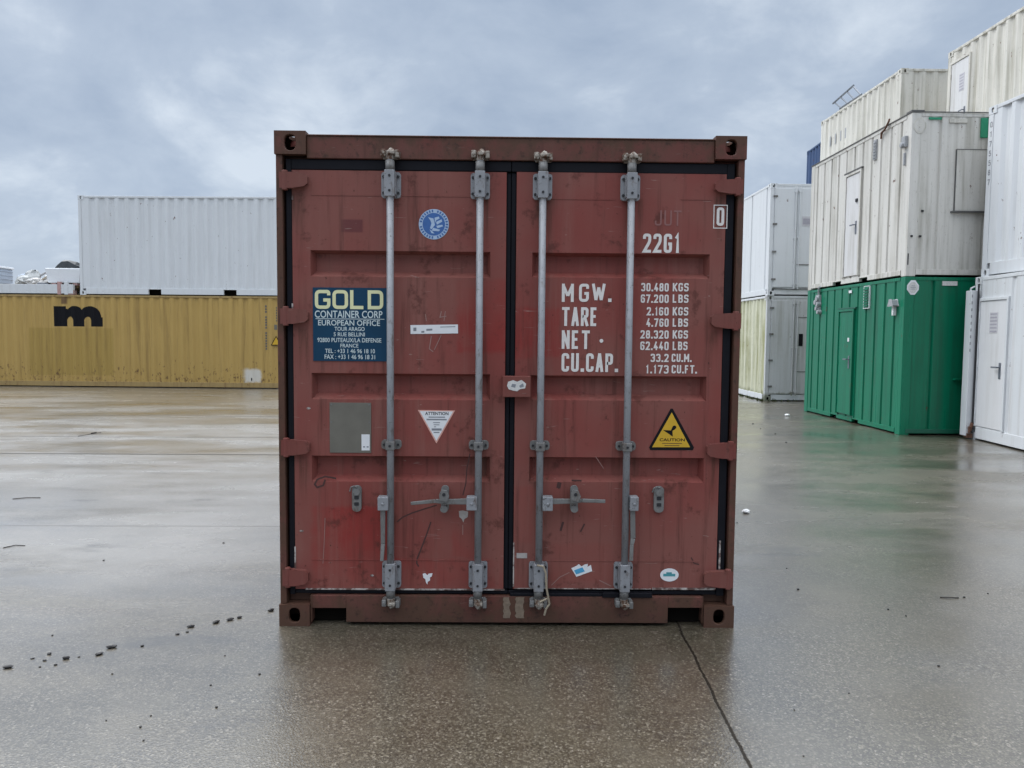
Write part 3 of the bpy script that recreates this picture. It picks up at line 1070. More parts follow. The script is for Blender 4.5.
dl = (-1.1379, -0.0232, 0.1936, 2.4079)
dr = (0.0296, 1.1256, 0.1996, 2.4214)
recL = [(-1.0445, -0.1051, 1.8606, 1.9965), (-1.0440, -0.1022, 1.2165, 1.3553), (-1.0462, -0.1002, 0.7774, 0.9157)]
recR = [(0.1143, 1.0474, 1.8672, 1.9959), (0.1117, 1.0470, 1.2207, 1.3522), (0.1100, 1.0441, 0.7827, 0.9161)]
door_l = door_panel(*dl, recL).build("door", RM, red)
door_r = door_panel(*dr, recR).build("door", RM, red)

# seams of the door skin: thin weld beads
def seam(par, r, y=YD):
    mb = MB().box(r[0], r[1], y - 0.0022, y + 0.001, r[2], r[3])
    mb.build("weld_seam", RM, par)


seam(door_l, (-1.0380, -0.1067, 2.2786, 2.2841))
seam(door_l, (-1.0491, -0.0979, 0.3519, 0.3573))
seam(door_r, (0.1115, 0.5434, 2.2716, 2.2766))
seam(door_r, (0.8877, 1.0496, 2.2768, 2.2809))
seam(door_r, (0.1220, 1.0315, 0.3518, 0.3572))

# rubber seals all round each door
def seal(par, boxes):
    mb = MB()
    for r, ya, yb in boxes:
        mb.box(r[0], r[1], ya, yb, r[2], r[3])
    mb.build("rubber_seal", M['rubber'], par, 0.004)


zt1, zt0 = hz0, dl[3]
gl, gr = (-1.1903, -1.1400, 0.1906, 2.4062), (1.1277, 1.1787, 0.2026, 2.4331)
cxl, cxr = (-0.0222, 0.0010, 0.1966, 2.4196), (0.0032, 0.0285, 0.1967, 2.4199)
ss = (-0.0056, 0.1639)[1]
seal(door_l, [((-WC + 0.05, dl[0] - .002, ss, zt1), 0.030, 0.07), ((dl[0] - .002, cxl[1], zt0 + .002, zt1 - .002), 0.028, 0.07),
              ((cxl[0], cxl[1], dl[2], zt0), 0.042, 0.075), ((dl[0] - .002, cxl[1], ss + .004, dl[2] - .005), 0.036, 0.07)])
seal(door_r, [((dr[1] + .002, WC - 0.05, ss, zt1), 0.030, 0.07), ((cxr[0], dr[1] + .002, zt0 + .002, zt1 - .002), 0.028, 0.07),
              ((cxr[0], cxr[1], dl[2], zt0), 0.040, 0.075), ((cxr[0], dr[1] + .002, ss + .004, dl[2] - .005), 0.036, 0.07),
              ((cxr[0] + .01, (0.5086, 0.1898)[0], ss + .000, dl[2] - .012), 0.012, 0.034),
              (((0.5086, 0.1898)[0], (0.7772, 0.1911)[0], ss - .004, dl[2] - .006), 0.004, 0.034)])
# worn bright lips along the lower edges
for par, r in ((door_l, (-1.0829, -0.0166, 0.1905, 0.1981)), (door_r, (0.0372, 0.7755, 0.1997, 0.2041)), (door_r, (0.7809, 1.1216, 0.1981, 0.2091)),
               (door_l, (-1.1416, -1.1342, 0.2936, 0.4231)), (door_r, (1.1365, 1.1452, 0.3060, 0.4688)), (door_r, (0.0277, 0.0341, 0.2131, 0.4515)),
               (door_l, (-1.1381, -1.1309, 2.2549, 2.2752)), (door_l, (-1.1434, -1.1361, 1.6877, 1.7186))):
    mb = MB().box(r[0], r[1], YD - 0.004, YD + 0.002, r[2], r[3])
    mb.build("worn_edge", M['edge_white'], par)

# hinges
for par, boxes, s_ in ((door_l, [(-1.1890, -1.0526, 2.3132, 2.3864), (-1.1909, -1.0554, 1.6155, 1.6879), (-1.1952, -1.0528, 0.9249, 0.9989), (-1.1940, -1.0660, 0.2233, 0.3045)], -1),
                       (door_r, [(1.0617, 1.1996, 2.3087, 2.3748), (1.0597, 1.2077, 1.6108, 1.6837), (1.0549, 1.1993, 0.9227, 0.9973), (1.0552, 1.2040, 0.2242, 0.3059)], 1)):
    for r in boxes:
        a, b = (r[0], r[1])
        h = (r[3] - r[2])
        z0_, z1_ = r[2], r[3]
        w = b - a
        if s_ < 0:
            poly = [(a, z0_), (a + w * .45, z0_), (b - .016, z0_ + h * .13), (b, z0_ + h * .30), (b, z0_ + h * .78), (b - .012, z0_ + h * .92), (a + w * .4, z1_), (a, z1_)]
        else:
            poly = [(b, z1_), (b - w * .4, z1_), (a + .012, z0_ + h * .92), (a, z0_ + h * .78), (a, z0_ + h * .30), (a + .016, z0_ + h * .13), (b - w * .45, z0_), (b, z0_)]
        mb = MB().prism(poly, -0.006, 0.028)
        xp = a + 0.022 if s_ < 0 else b - 0.022
        mb.cyl((xp, 0.006, z0_ - .014), (xp, 0.006, z1_ + .014), 0.016, 12)
        mb.build("hinge", M['red_lug'], par, 0.004)

# ---- lock rods and their ironwork
YR = -0.022
rods = [(door_l, (-0.6219, 2.3917), (-0.6208, 0.2213), -1, False), (door_l, (-0.1601, 2.3972), (-0.1591, 0.2237), 1, True),
        (door_r, (0.1623, 2.3910), (0.1647, 0.2253), 1, True), (door_r, (0.6162, 2.3963), (0.6244, 0.2277), -1, False)]
rod_x = []
for i, (par, pa, pb, side, horiz) in enumerate(rods):
    x = (pa[0] + pb[0]) / 2
    rod_x.append(x)
    zt, zb = ((-0.0556, 2.4582)[1], (-0.0431, 0.1544)[1])
    rod = MB().cyl((x, YR, zb), (x, YR, zt), 0.0185, 18)
    rod = rod.build("lock_rod", M['zinc'], par, 0, True)
    # collars above and below, where the bar is thinner and sleeved
    for za, zc_ in (((-0.0552, 2.3934)[1], (-0.0555, 2.4482)[1]), ((-0.0431, 0.1705)[1], (-0.0434, 0.2243)[1])):
        mb = MB().cyl((x, YR, za), (x, YR, zc_), 0.0235, 16)
        mb.build("rod_collar", M['zinc_dirty'], par, 0, True)
    # guide brackets
    dy = 3 if i < 2 else 4
    for za, zc_ in (((-0.0546, 2.2695)[1], (-0.0553, 2.3951)[1]), ((-0.0434, 0.2120)[1], (-0.0442, 0.3494)[1])):
        mb = MB()
        mb.prism(rbox(x, (za + zc_) / 2, 0.047, (zc_ - za) / 2, 0.012), 0.010, YD)
        zz = (zc_ - za)
        mb.box(x - .026, x + .026, -0.048, 0.010, za - .004, zc_ + .004)
        mb.box(x - .031, x - .0255, -0.030, 0.010, za + .006, zc_ - .006)
        mb.box(x + .0255, x + .031, -0.030, 0.010, za + .006, zc_ - .006)
        mb.build("rod_bracket", M['zinc'], par, 0.006)
        for sx2 in (-1, 1):
            for f in (.17, .83):
                MB().cyl((x + sx2 * .038, 0.002, za + zz * f), (x + sx2 * .038, 0.012, za + zz * f), 0.007, 10).build("bolt", M['bolt'], par)
        for f in (.2, .8):
            MB().cyl((x, -0.0520, za + zz * f), (x, -0.047, za + zz * f), 0.0065, 10).build("bolt", M['bolt'], par)
    za, zc_ = (-0.0475, 0.9612)[1], (-0.0477, 1.0007)[1]
    mb = MB()
    mb.prism(rbox(x, (za + zc_) / 2, 0.048, (zc_ - za) / 2, 0.012), 0.006, YD)
    mb.box(x - .024, x + .024, -0.048, 0.005, za - .003, zc_ + .003)
    mb.build("rod_bracket", M['zinc_dirty'], par, 0.004)
    for sx2 in (-1, 0, 1):
        yy = -0.051 if sx2 == 0 else -0.001
        MB().cyl((x + sx2 * .037, yy - .003, (za + zc_) / 2), (x + sx2 * .037, yy + .007, (za + zc_) / 2), 0.0065, 10).build("bolt", M['bolt'], par)
    # cam ends in their keepers on the frame
    for top in (1, 0):
        zc0 = (-0.0558, 2.4829)[1] if top else (-0.0430, 0.1346)[1]
        if i > 1 and top:
            zc0 -= 0.006
        t = 1 if top else -1
        mb = MB()
        mb.cyl((x, YR, zc0 - .03 * t), (x, YR, zc0 + .008 * t), 0.021, 14)
        mb.cyl((x, YR, zc0 + .004 * t), (x + .012, YR - .016, zc0 + .020 * t), 0.019, 12, 0.013)
        mb.box(x - .012, x + .026, YR - .030, YR + .012, zc0 - .006, zc0 + .010)
        mb.build("rod_cam", M['cam'], par, 0.003)
        mb = MB()
        mb.box(x - .046, x - .022, -0.036, 0.016, zc0 - .014, zc0 + .022)
        mb.box(x + .027, x + .048, -0.040, 0.016, zc0 - .020, zc0 + .018)
        mb.box(x - .040, x + .042, 0.002, 0.016, zc0 - .022, zc0 + .026)
        mb.cyl((x - .034, -0.040, zc0 + .004), (x - .034, -0.030, zc0 + .004), 0.010, 10)
        mb.build("cam_keeper", M['cam'] if top else M['zinc_dirty'], red, 0.004)

# handles
def hub(par, r):
    mb = MB().box(r[0], r[1], -0.062, -0.004, r[2], r[3])
    mb.cyl(((r[0] + r[1]) / 2, -0.068, (r[2] + r[3]) / 2), ((r[0] + r[1]) / 2, -0.060, (r[2] + r[3]) / 2), 0.008, 10)
    mb.build("handle_hub", M['zinc'], par, 0.005)


hub(door_l, (-0.6835, -0.6283, 0.6420, 0.7134))
hub(door_l, (-0.2201, -0.1647, 0.6450, 0.7165))
hub(door_r, (0.1786, 0.2320, 0.6449, 0.7192))
hub(door_r, (0.6376, 0.6821, 0.6478, 0.7222))


def handle(par, pts, w, y, t=0.012):
    mb = MB()
    for (a, b), (wa, wb), (ya, yb) in zip(zip(pts, pts[1:]), zip(w, w[1:]), zip(y, y[1:])):
        A, B = Vector(a), Vector(b)
        d = (B - A).normalized()
        n = Vector((-d.y, d.x))
        q = [A + n * wa / 2, A - n * wa / 2, B - n * wb / 2, B + n * wb / 2]
        ys = [ya, ya, yb, yb]
        vs = [(p.x, yy, p.y) for p, yy in zip(q, ys)] + [(p.x, yy + t, p.y) for p, yy in zip(q, ys)]
        mb.add(vs, [(0, 1, 2, 3), (7, 6, 5, 4), (0, 4, 5, 1), (1, 5, 6, 2), (2, 6, 7, 3), (3, 7, 4, 0)])
    mb.build("door_handle", M['zinc_dirty'], par, 0.003)


handle(door_l, [(-0.2196, 0.6894), (-0.3353, 0.6860), (-0.3826, 0.6910), (-0.5113, 0.6796)], [.032, .027, .020, .017], [-.046, -.040, -.048, -.058])
handle(door_r, [(0.2307, 0.6924), (0.3336, 0.6931), (0.3863, 0.6987), (0.5078, 0.6968)], [.030, .026, .020, .018], [-.046, -.040, -.048, -.058])
handle(door_l, [(-0.6584, 0.6469), (-0.6593, 0.4614), (-0.6634, 0.3708)], [.026, .022, .018], [-.050, -.042, -.054])
handle(door_r, [(0.6545, 0.6501), (0.6603, 0.4958), (0.6534, 0.4637), (0.6506, 0.3781)], [.026, .026, .020, .020], [-.046, -.040, -.046, -.050])


def catch(par, c, cz0, cz1, w=.024):
    mb = MB()
    zm = (cz0 + cz1) / 2
    mb.prism(rbox(c, zm, w * .72, (cz1 - cz0) / 2, w * .6), 0.010, YD)
    mb.prism([(c - .020, cz1 - .056), (c + .014, cz1 - .062), (c + .024, cz1 - .038), (c + .012, cz1 - .010), (c - .012, cz1 - .008), (c - .022, cz1 - .028)], -0.066, -0.050)
    mb.prism(disc(c - .002, cz0 + .017, .017, .015), -0.034, -0.012)
    mb.box(c - .012, c + .012, -0.050, 0.010, cz1 - .050, cz1 - .018)
    mb.box(c - .010, c + .010, -0.030, 0.010, cz0 + .010, cz0 + .035)
    mb.prism(rbox(c - .004, cz1 - .058, .016, .012, .005), -0.058, -0.044)
    mb.build("handle_catch", M['zinc_dirty'], par, 0.003)
    mb = MB()
    mb.cyl((c, -0.069, cz1 - .028), (c, -0.064, cz1 - .028), 0.009, 12)
    mb.build("padlock_hole", M['bolt'], par)


ra, rb = (-0.3624, -0.3123, 0.6281, 0.7579), (0.3186, 0.3821, 0.6325, 0.7625)
catch(door_l, (ra[0] + ra[1]) / 2, ra[2], ra[3])
catch(door_r, (rb[0] + rb[1]) / 2, rb[2], rb[3])
for par, r in ((door_l, (-0.8339, -0.7783, 0.6207, 0.7566)), (door_r, (0.7739, 0.8338, 0.6256, 0.7621))):
    c, zm = (r[0] + r[1]) / 2, (r[2] + r[3]) / 2
    mb = MB().prism(rbox(c, zm, (r[1] - r[0]) / 2 * .82, (r[3] - r[2]) / 2, .020), 0.012, YD)
    mb.prism(disc(c, r[3] - .030, .017), 0.004, 0.013)
    mb.tube([(c - .036, 0.014, r[3] - .030), (c - .030, 0.010, r[3] - .006), (c - .012, 0.008, r[3] + .001), (c + .004, 0.008, r[3] - .006)], 0.004)
    mb.build("handle_retainer", M['zinc_dirty'], par, 0.003)
    mb = MB()
    for zz in (zm + .006, zm - .028):
        mb.prism(rbox(c, zz, .012, .009, .003), 0.0095, 0.0125)
    mb.build("retainer_slots", M['bolt'], par)

# lock box over the meeting line of the doors
r = (-0.0362, 0.1105, 1.2397, 1.3491)
mb = MB().box(r[0], r[1], -0.030, -0.022, r[2], r[3])
mb.box(r[0], r[1], -0.022, YD, r[3] - .008, r[3])
mb.box(r[0], r[0] + .008, -0.022, YD, r[2], r[3] - .008)
mb.box(r[1] - .008, r[1], -0.022, YD, r[2], r[3] - .008)
lockbox = mb.build("lock_box", M['red_lug'], door_r, 0.003)
mb = MB()
pts = [(-0.0076, 1.3201), (0.0186, 1.3287), (0.0396, 1.3205), (0.0631, 1.3301), (0.0868, 1.3105), (0.0818, 1.2865), (0.0556, 1.2821), (0.0399, 1.2705), (0.0137, 1.2755), (-0.0042, 1.2816), (-0.0127, 1.2993)]
mb.prism(pts[::-1], -0.0316, -0.0305)
st = mb.build("torn_sticker", M['sticker_torn'], door_r)
mb = MB()
for a, b in (((511, 386), (515, 383.5)), ((518, 387), (523, 384))):
    pass
mb.prism([(0.0135, 1.3099), (0.0344, 1.3070), (0.0293, 1.2892), (0.0083, 1.2943)][::-1], -0.0324, -0.0318)
mb.prism([(0.0502, 1.2998), (0.0711, 1.3135), (0.0744, 1.2948), (0.0555, 1.2894)][::-1], -0.0324, -0.0318)
mb.build("sticker_print", M['grey_ink'], door_r)
# top tray of the lock box, seen from above
YS = YD - 0.0006


def flat(par, name, polys, mat, y=YS, t=0.0012):
    mb = MB()
    for p in polys:
        p = list(p)
        A = sum(p[i][0] * p[(i + 1) % len(p)][1] - p[(i + 1) % len(p)][0] * p[i][1] for i in range(len(p)))
        mb.prism(p if A < 0 else p[::-1], y - t, y)
    return mb.build(name, mat, par)


def rpoly(r):
    return [(r[0], r[2]), (r[1], r[2]), (r[1], r[3]), (r[0], r[3])]


# ---- plates, stickers and lettering on the left door
pr_ = (-1.0330, -0.6454, 1.4188, 1.8030)
mb = MB().box(pr_[0], pr_[1], YD - 0.004, YD - 0.0005, pr_[2], pr_[3])
plate = mb.build("company_plate", M['plate_blue'], door_l)
yp = YD - 0.0048
mb = MB()
g = (-1.0222, -0.6646, 1.6916, 1.7906)
stencil(mb, "GOLD", *g, yp, 0.0175, gap=0.13, rad=0.30)
mb.build("plate_title", M['gold_ink'], door_l)
mb = MB()
for s_, r, b in (("CONTAINER CORP", (-1.0230, -0.6691, 1.6451, 1.6833), .012), ("EUROPEAN OFFICE", (-1.0058, -0.6819, 1.6047, 1.6342), .012),
              ("TOUR ARAGO", (-0.9204, -0.7626, 1.5773, 1.5985), .01), ("5 RUE BELLINI", (-0.9249, -0.7618, 1.5487, 1.5695), .01),
              ("92800 PUTEAUX/LA DEFENSE", (-1.0099, -0.6751, 1.5176, 1.5405), .01), ("FRANCE", (-0.8899, -0.7957, 1.4901, 1.5103), .01),
              ("TEL : +33 1 46 96 18 10", (-0.9707, -0.7089, 1.4604, 1.4833), .01), ("FAX : +33 1 46 96 18 31", (-0.9731, -0.7080, 1.4292, 1.4532), .01)):
    print_text(mb, s_, *r, yp, b)
mb.build("plate_print", M['plate_ink'], door_l)
flat(door_l, "plate_rule", [rpoly((-1.0191, -0.6588, 1.6384, 1.6415))], M['plate_ink'], YD - 0.0042, 0.0004)

c = (-0.4012, 2.1362)
flat(door_l, "round_sticker", [disc(c[0], c[1], .0785, n=40)], M['pale_decal'])
flat(door_l, "sticker_disc", [disc(c[0], c[1], .0585, n=36)], M['blue_decal'], YS - .0015, .0004)
mb = MB()
bird = [[(-.030, .036), (-.002, .030), (.006, -.004), (-.012, -.026), (-.020, -.020), (-.012, .004), (-.018, .020)],
        [(.004, .034), (.026, .040), (.030, .030), (.012, .020), (.006, .006)],
        [(.012, .012), (.040, .026), (.044, .014), (.016, -.002)],
        [(.012, -.008), (.044, -.002), (.048, -.010), (.020, -.020)],
        [(-.004, -.018), (.034, -.028), (.026, -.036), (-.010, -.034)],
        [(-.022, -.026), (-.008, -.036), (.004, -.048), (-.012, -.046)]]
for p in bird:
    mb.prism([(c[0] + u, c[1] + w) for u, w in p], YS - .0026, YS - .002)
mb.build("sticker_bird", M['pale_decal'], door_l)
mb = MB()
for i in range(30):
    t = 2 * math.pi * i / 30
    if i % 8 == 7:
        continue
    q = Vector((math.cos(t), math.sin(t)))
    n = Vector((-q.y, q.x))
    C = Vector(c) + q * .0685
    mb.prism([tuple(C + q * .006 + n * .0035), tuple(C + q * .006 - n * .0035), tuple(C - q * .006 - n * .0035), tuple(C - q * .006 + n * .0035)], YS - .0026, YS - .0016)
mb.build("sticker_ring_print", M['blue_decal'], door_l)

flat(door_l, "strip_label", [[(-0.5229, 1.6108), (-0.2736, 1.6163), (-0.2725, 1.5696), (-0.5220, 1.5642)]], M['sticker'])
flat(door_l, "label_print", [[(-0.5073, 1.5975), (-0.4915, 1.5982), (-0.4916, 1.5800), (-0.5073, 1.5799)], [(-0.4392, 1.5919), (-0.4077, 1.5933), (-0.4078, 1.5839), (-0.4392, 1.5815)],
                             [(-0.4654, 1.5803), (-0.4497, 1.5815), (-0.4497, 1.5721), (-0.4654, 1.5709)], [(-0.3658, 1.6040), (-0.2872, 1.6068), (-0.2872, 1.6032), (-0.3658, 1.6004)]], M['grey_ink'], YS - .0014, .0004)
cp = (-0.9495, -0.7302, 0.9323, 1.1991)
mb = MB().box(cp[0], cp[1], YD - 0.004, YD - 0.0005, cp[2], cp[3])
mb.build("data_plate", M['csc'], door_l, 0.001)
mb = MB()
for px_, pz_ in ((cp[0] + .01, (cp[2] + cp[3]) / 2 + .03), (cp[1] - .01, (cp[2] + cp[3]) / 2 + .03), (cp[0] + .01, cp[3] - .01), (cp[1] - .01, cp[3] - .01)):
    mb.cyl((px_, YD - .0065, pz_), (px_, YD - .003, pz_), .0045, 8)
mb.build("plate_rivets", M['zinc_dirty'], door_l)
flat(door_l, "inspection_label", [rpoly((-0.7813, -0.7380, 0.9456, 1.0312))], M['sticker'], YD - .0042, .0006)
flat(door_l, "label_print", [rpoly((-0.7730, -0.7625, 0.9614, 0.9678)), rpoly((-0.7545, -0.7435, 0.9615, 0.9679))], M['grey_ink'], YD - .0050, .0004)

flat(door_l, "attention_sign", [[(-0.4840, 1.1631), (-0.2866, 1.1615), (-0.3848, 0.9844)]], M['salmon'])
flat(door_l, "sign_face", [[(-0.4734, 1.1574), (-0.2971, 1.1567), (-0.3848, 0.9992)]], M['sticker'], YS - .0014, .0004)
mb = MB()
print_text(mb, "ATTENTION", *(-0.4449, -0.3214, 1.1365, 1.1534), YS - .0024, .02)
mb.build("sign_title", M['ink'], door_l)
flat(door_l, "sign_print", [rpoly((-0.4265, -0.3393, 1.1228, 1.1286)), rpoly((-0.4371, -0.3309, 1.1091, 1.1165)), rpoly((-0.4027, -0.3658, 1.0943, 1.0985)), rpoly((-0.3996, -0.3689, 1.0827, 1.0869)),
                            rpoly((-0.3975, -0.3869, 1.0721, 1.0763)), rpoly((-0.4102, -0.3573, 1.0542, 1.0658)), rpoly((-0.3996, -0.3689, 1.0415, 1.0468))], M['grey_ink'], YS - .0020, .0004)

flat(door_l, "torn_sticker", [[(-0.4567, 0.2789), (-0.4438, 0.2833), (-0.4321, 0.2715), (-0.4246, 0.2802), (-0.4042, 0.2824), (-0.4085, 0.2651), (-0.4181, 0.2596), (-0.4171, 0.2433), (-0.4299, 0.2357), (-0.4310, 0.2205), (-0.4396, 0.2334), (-0.4428, 0.2508), (-0.4535, 0.2583)]], M['sticker'])
flat(door_l, "torn_sticker", [[(-0.2644, 0.6218), (-0.2431, 0.6252), (-0.2143, 0.6189), (-0.2164, 0.5899), (-0.2345, 0.5791), (-0.2398, 0.5597), (-0.2484, 0.5790), (-0.2612, 0.5896)]], M['sticker_grey'])
# cable scuffs and chalk scratches
mb = MB()
def curve_px(pts, w, y):
    mb.strip(pts, w, y)
curve_px([(-0.3817, 0.6532), (-0.4509, 0.6313), (-0.5148, 0.6095), (-0.5628, 0.5877), (-0.5948, 0.5607)], .007, YS)
curve_px([(-0.4137, 0.5618), (-0.4350, 0.4972), (-0.4672, 0.4108), (-0.4887, 0.3567), (-0.4887, 0.3350), (-0.4780, 0.3189)], .0075, YS)
curve_px([(-0.2067, 0.9316), (-0.2224, 0.8518), (-0.2275, 0.7718), (-0.2433, 0.7076)], .006, YS)
curve_px([(-0.9172, 0.7937), (-0.9753, 0.8039), (-1.0178, 0.7877), (-1.0313, 0.7610), (-1.0182, 0.7451), (-0.9863, 0.7560), (-0.9754, 0.7880)], .009, YS)
mb.build("cable_scuff", M['scuff'], door_l)
mb = MB()
curve_px([(-0.3606, 1.6849), (-0.3679, 1.6538), (-0.3344, 1.6593)], .005, YS)
curve_px([(-0.3397, 1.6851), (-0.3470, 1.6332)], .004, YS)
curve_px([(-0.4443, 1.6686), (-0.4391, 1.6324)], .004, YS)
curve_px([(-0.4130, 1.5548), (-0.4236, 1.4871), (-0.4026, 1.4717)], .005, YS)
curve_px([(-0.3606, 1.5605), (-0.3973, 1.4821)], .004, YS)
curve_px([(-0.9906, 0.3323), (-0.9843, 0.4294), (-0.9775, 0.5798)], .003, YS)
curve_px([(-0.2430, 0.5468), (-0.2428, 0.4930)], .004, YS)
mb.build("chalk_scratch", M['chalk'], door_l)
mb = MB()
for a in ((-1.1031, 0.5093), (-0.7296, 0.2688), (-1.0610, 1.1679)):
    mb.prism(disc(a[0], a[1], .011, .006, 10), YS - .001, YS)
mb.build("paint_chip", M['edge_white'], door_l)

# ---- right door
yl = YS - 0.0006
mb = MB()
stencil(mb, "22G1", *(0.6935, 0.8894, 2.0007, 2.1002), yl, .0155)
mb.build("lettering", M['white_ink'], door_r)
mb = MB()
stencil(mb, "JUT", *(0.7538, 0.8924, 2.1420, 2.2211), yl, .0085, rad=.35)
mb.build("faded_lettering", M['ghost_ink'], door_r)
zr = (1.0633, 1.1324, 2.1322, 2.2508)
mb = MB()
stencil(mb, "0", *(1.0779, 1.1177, 2.1445, 2.2395), yl, .0145)
z4 = [(zr[0], zr[2]), (zr[1], zr[2]), (zr[1], zr[3]), (zr[0], zr[3])]
mb.build("lettering", M['white_ink'], door_r)
mb = MB()
mb.strip(z4, .0045, yl, True)
mb.build("lettering_frame", M['white_ink'], door_r)
def word(*bits):
    mb = MB()
    for t, r, w in bits:
        stencil(mb, t, *r, yl, w, wide={'.': .36} if w < .01 else None)
    mb.build("lettering", M['white_ink'], door_r)


word(("M", (0.2717, 0.3347, 1.7400, 1.8350), .0155), ("G", (0.3620, 0.4145, 1.7408, 1.8359), .0150), ("W.", (0.4302, 0.5352, 1.7417, 1.8368), .0150))
word(("TARE", (0.2741, 0.4635, 1.6140, 1.7126), .0150))
word(("NET", (0.2744, 0.4219, 1.4930, 1.5910), .0150))
word(("CU.CAP.", (0.2747, 0.5747, 1.3723, 1.4707), .0150))
mb = MB().prism(disc(*(0.4842, 1.5370), .010, n=14), yl - .001, yl)
mb.build("white_dot", M['white_ink'], door_r)
for a, b, r1, r2 in (("30.480", "KGS", (0.6892, 0.8343, 1.7993, 1.8427), (0.8554, 0.9396, 1.8007, 1.8441)), ("67.200", "LBS", (0.6882, 0.8356, 1.7393, 1.7828), (0.8566, 0.9399, 1.7406, 1.7841)),
        ("2.160", "KGS", (0.7210, 0.8369, 1.6730, 1.7166), (0.8580, 0.9403, 1.6742, 1.7178)), ("4.760", "LBS", (0.7200, 0.8381, 1.6137, 1.6574), (0.8592, 0.9405, 1.6149, 1.6586)),
        ("28.320", "KGS", (0.6905, 0.8394, 1.5511, 1.5948), (0.8605, 0.9419, 1.5523, 1.5961)), ("62.440", "LBS", (0.6905, 0.8406, 1.4905, 1.5354), (0.8618, 0.9411, 1.4917, 1.5366)),
        ("33.2", "CU.M.", (0.7467, 0.8419, 1.4280, 1.4709), (0.8578, 0.9637, 1.4290, 1.4719)), ("1.173", "CU.FT.", (0.7213, 0.8432, 1.3670, 1.4111), (0.8591, 0.9937, 1.3683, 1.4123))):
    word((a, r1, .0078), (b, r2, .0078))

# caution triangle
flat(door_r, "warning_sign", [[(0.8591, 1.1802), (0.8698, 1.1803), (0.9883, 0.9734), (0.9823, 0.9584), (0.7549, 0.9578), (0.7482, 0.9716)]], M['ink'])
flat(door_r, "sign_face", [[(0.8649, 1.1602), (0.9670, 0.9743), (0.7642, 0.9728)]], M['yellow_sign'], YS - .0014, .0004)
mb = MB()
for poly in ([(0.8210, 1.0656), (0.8626, 1.0638), (0.8738, 1.0893), (0.8898, 1.0884), (0.8838, 1.0693), (0.8712, 1.0628), (0.8729, 1.0310)],):
    mb.prism(poly[::-1], YS - .0026, YS - .002)
mb.prism(disc(*(0.8814, 1.0809), .0095, n=12), YS - .0027, YS - .0021)
mb.build("warning_symbol", M['ink'], door_r)
mb = MB()
print_text(mb, "CAUTION", *(0.8029, 0.9383, 1.0055, 1.0214), YS - .0022, .02)
mb.build("sign_title", M['ink'], door_r)
flat(door_r, "sign_print", [rpoly((0.8166, 0.9233, 0.9927, 0.9959)), rpoly((0.8301, 0.9102, 0.9810, 0.9842))], M['scuff'], YS - .0020, .0003)

flat(door_r, "torn_sticker", [[(0.3416, 0.3136), (0.3694, 0.3268), (0.3822, 0.3366), (0.3963, 0.3237), (0.4123, 0.3335), (0.4305, 0.3379), (0.4286, 0.3206), (0.4468, 0.3326), (0.4547, 0.2990), (0.3701, 0.2670)]], M['sticker'])
flat(door_r, "sticker_print", [[(0.3568, 0.3028), (0.4017, 0.3193), (0.4149, 0.2966), (0.3678, 0.2801)]], M['cyan_ink'], YS - .0014, .0004)
o_ = (0.8723, 0.2795)
flat(door_r, "oval_sticker", [disc(o_[0], o_[1], .050, .036)], M['sticker'])
flat(door_r, "sticker_print", [rpoly((0.8389, 0.9036, 0.2719, 0.2860)), rpoly((0.8548, 0.8851, 0.2849, 0.2947))], M['teal_ink'], YS - .0014, .0004)
flat(door_r, "small_label", [rpoly((0.0467, 0.1035, 0.3674, 0.3955))], M['sticker_grey'])
mb = MB()
curve_px([(0.2361, 0.2196), (0.2787, 0.2633), (0.3322, 0.2907)], .004, YS)
curve_px([(0.4942, 0.2481), (0.5594, 0.2158)], .005, YS)
curve_px([(0.4633, 0.9206), (0.5069, 0.8569)], .003, YS)
mb.build("chalk_scratch", M['chalk'], door_r)
mb = MB()
curve_px([(0.2731, 0.7806), (0.2660, 0.7485)], .022, YS)
curve_px([(0.3370, 0.7917), (0.3904, 0.7899)], .008, YS)
curve_px([(0.2947, 0.5662), (0.2813, 0.5177)], .012, YS)
curve_px([(0.4094, 0.5562), (0.3885, 0.5129)], .008, YS)
curve_px([(0.9879, 0.3758), (1.0048, 0.3433), (1.0319, 0.3380)], .006, YS)
mb.build("cable_scuff", M['scuff'], door_r)
# frayed cord tied round the third lock rod
mb = MB()
x3 = rod_x[2]
mb.tube([(x3 - .010, -.062, (0.1673, 0.3571)[1]), (x3 + .022, -.066, (0.1673, 0.3518)[1]), (x3 + .036, -.064, (0.1677, 0.3144)[1]), (x3 + .041, -.060, (0.1684, 0.2287)[1]),
         (x3 + .052, -.052, (0.1689, 0.1751)[1]), (x3 + .058, -.046, (0.1692, 0.1429)[1]), (x3 + .040, -.046, (0.1694, 0.1160)[1]), (x3 + .032, -.040, (0.1698, 0.0804)[1])], 0.0055, 6)
mb.tube([(x3 + .058, -.046, (0.1692, 0.1429)[1]), (x3 + .048, -.048, (0.1689, 0.1751)[1]), (x3 + .006, -.060, (0.1691, 0.1590)[1])], 0.005, 6)
tag(mb.build("tied_cord", M['rope'], None), "frayed beige cord tied to the third lock rod, hanging over the door sill", "cord")

# ------------------------------------------------------------------ left: ochre box with the white one on it
YAW_L = math.atan(-0.0291)
def row_y(x):
    return 17.2163 - 0.0291 * x


yb_ = container("shipping_container", "long ochre-yellow container with a black letter m, standing left behind the red one", "container",
                (-18.20, row_y(-18.20), 0), YAW_L, 12.19, 2.438, 2.591, M['yellow'], rail=M['yellow_rail'], pw=0.08)
pfY = prof_std(12.19 - 0.16)


def on_corr(pf, pw, ins, u):
    return ins - depth_at(pf, u - pw)


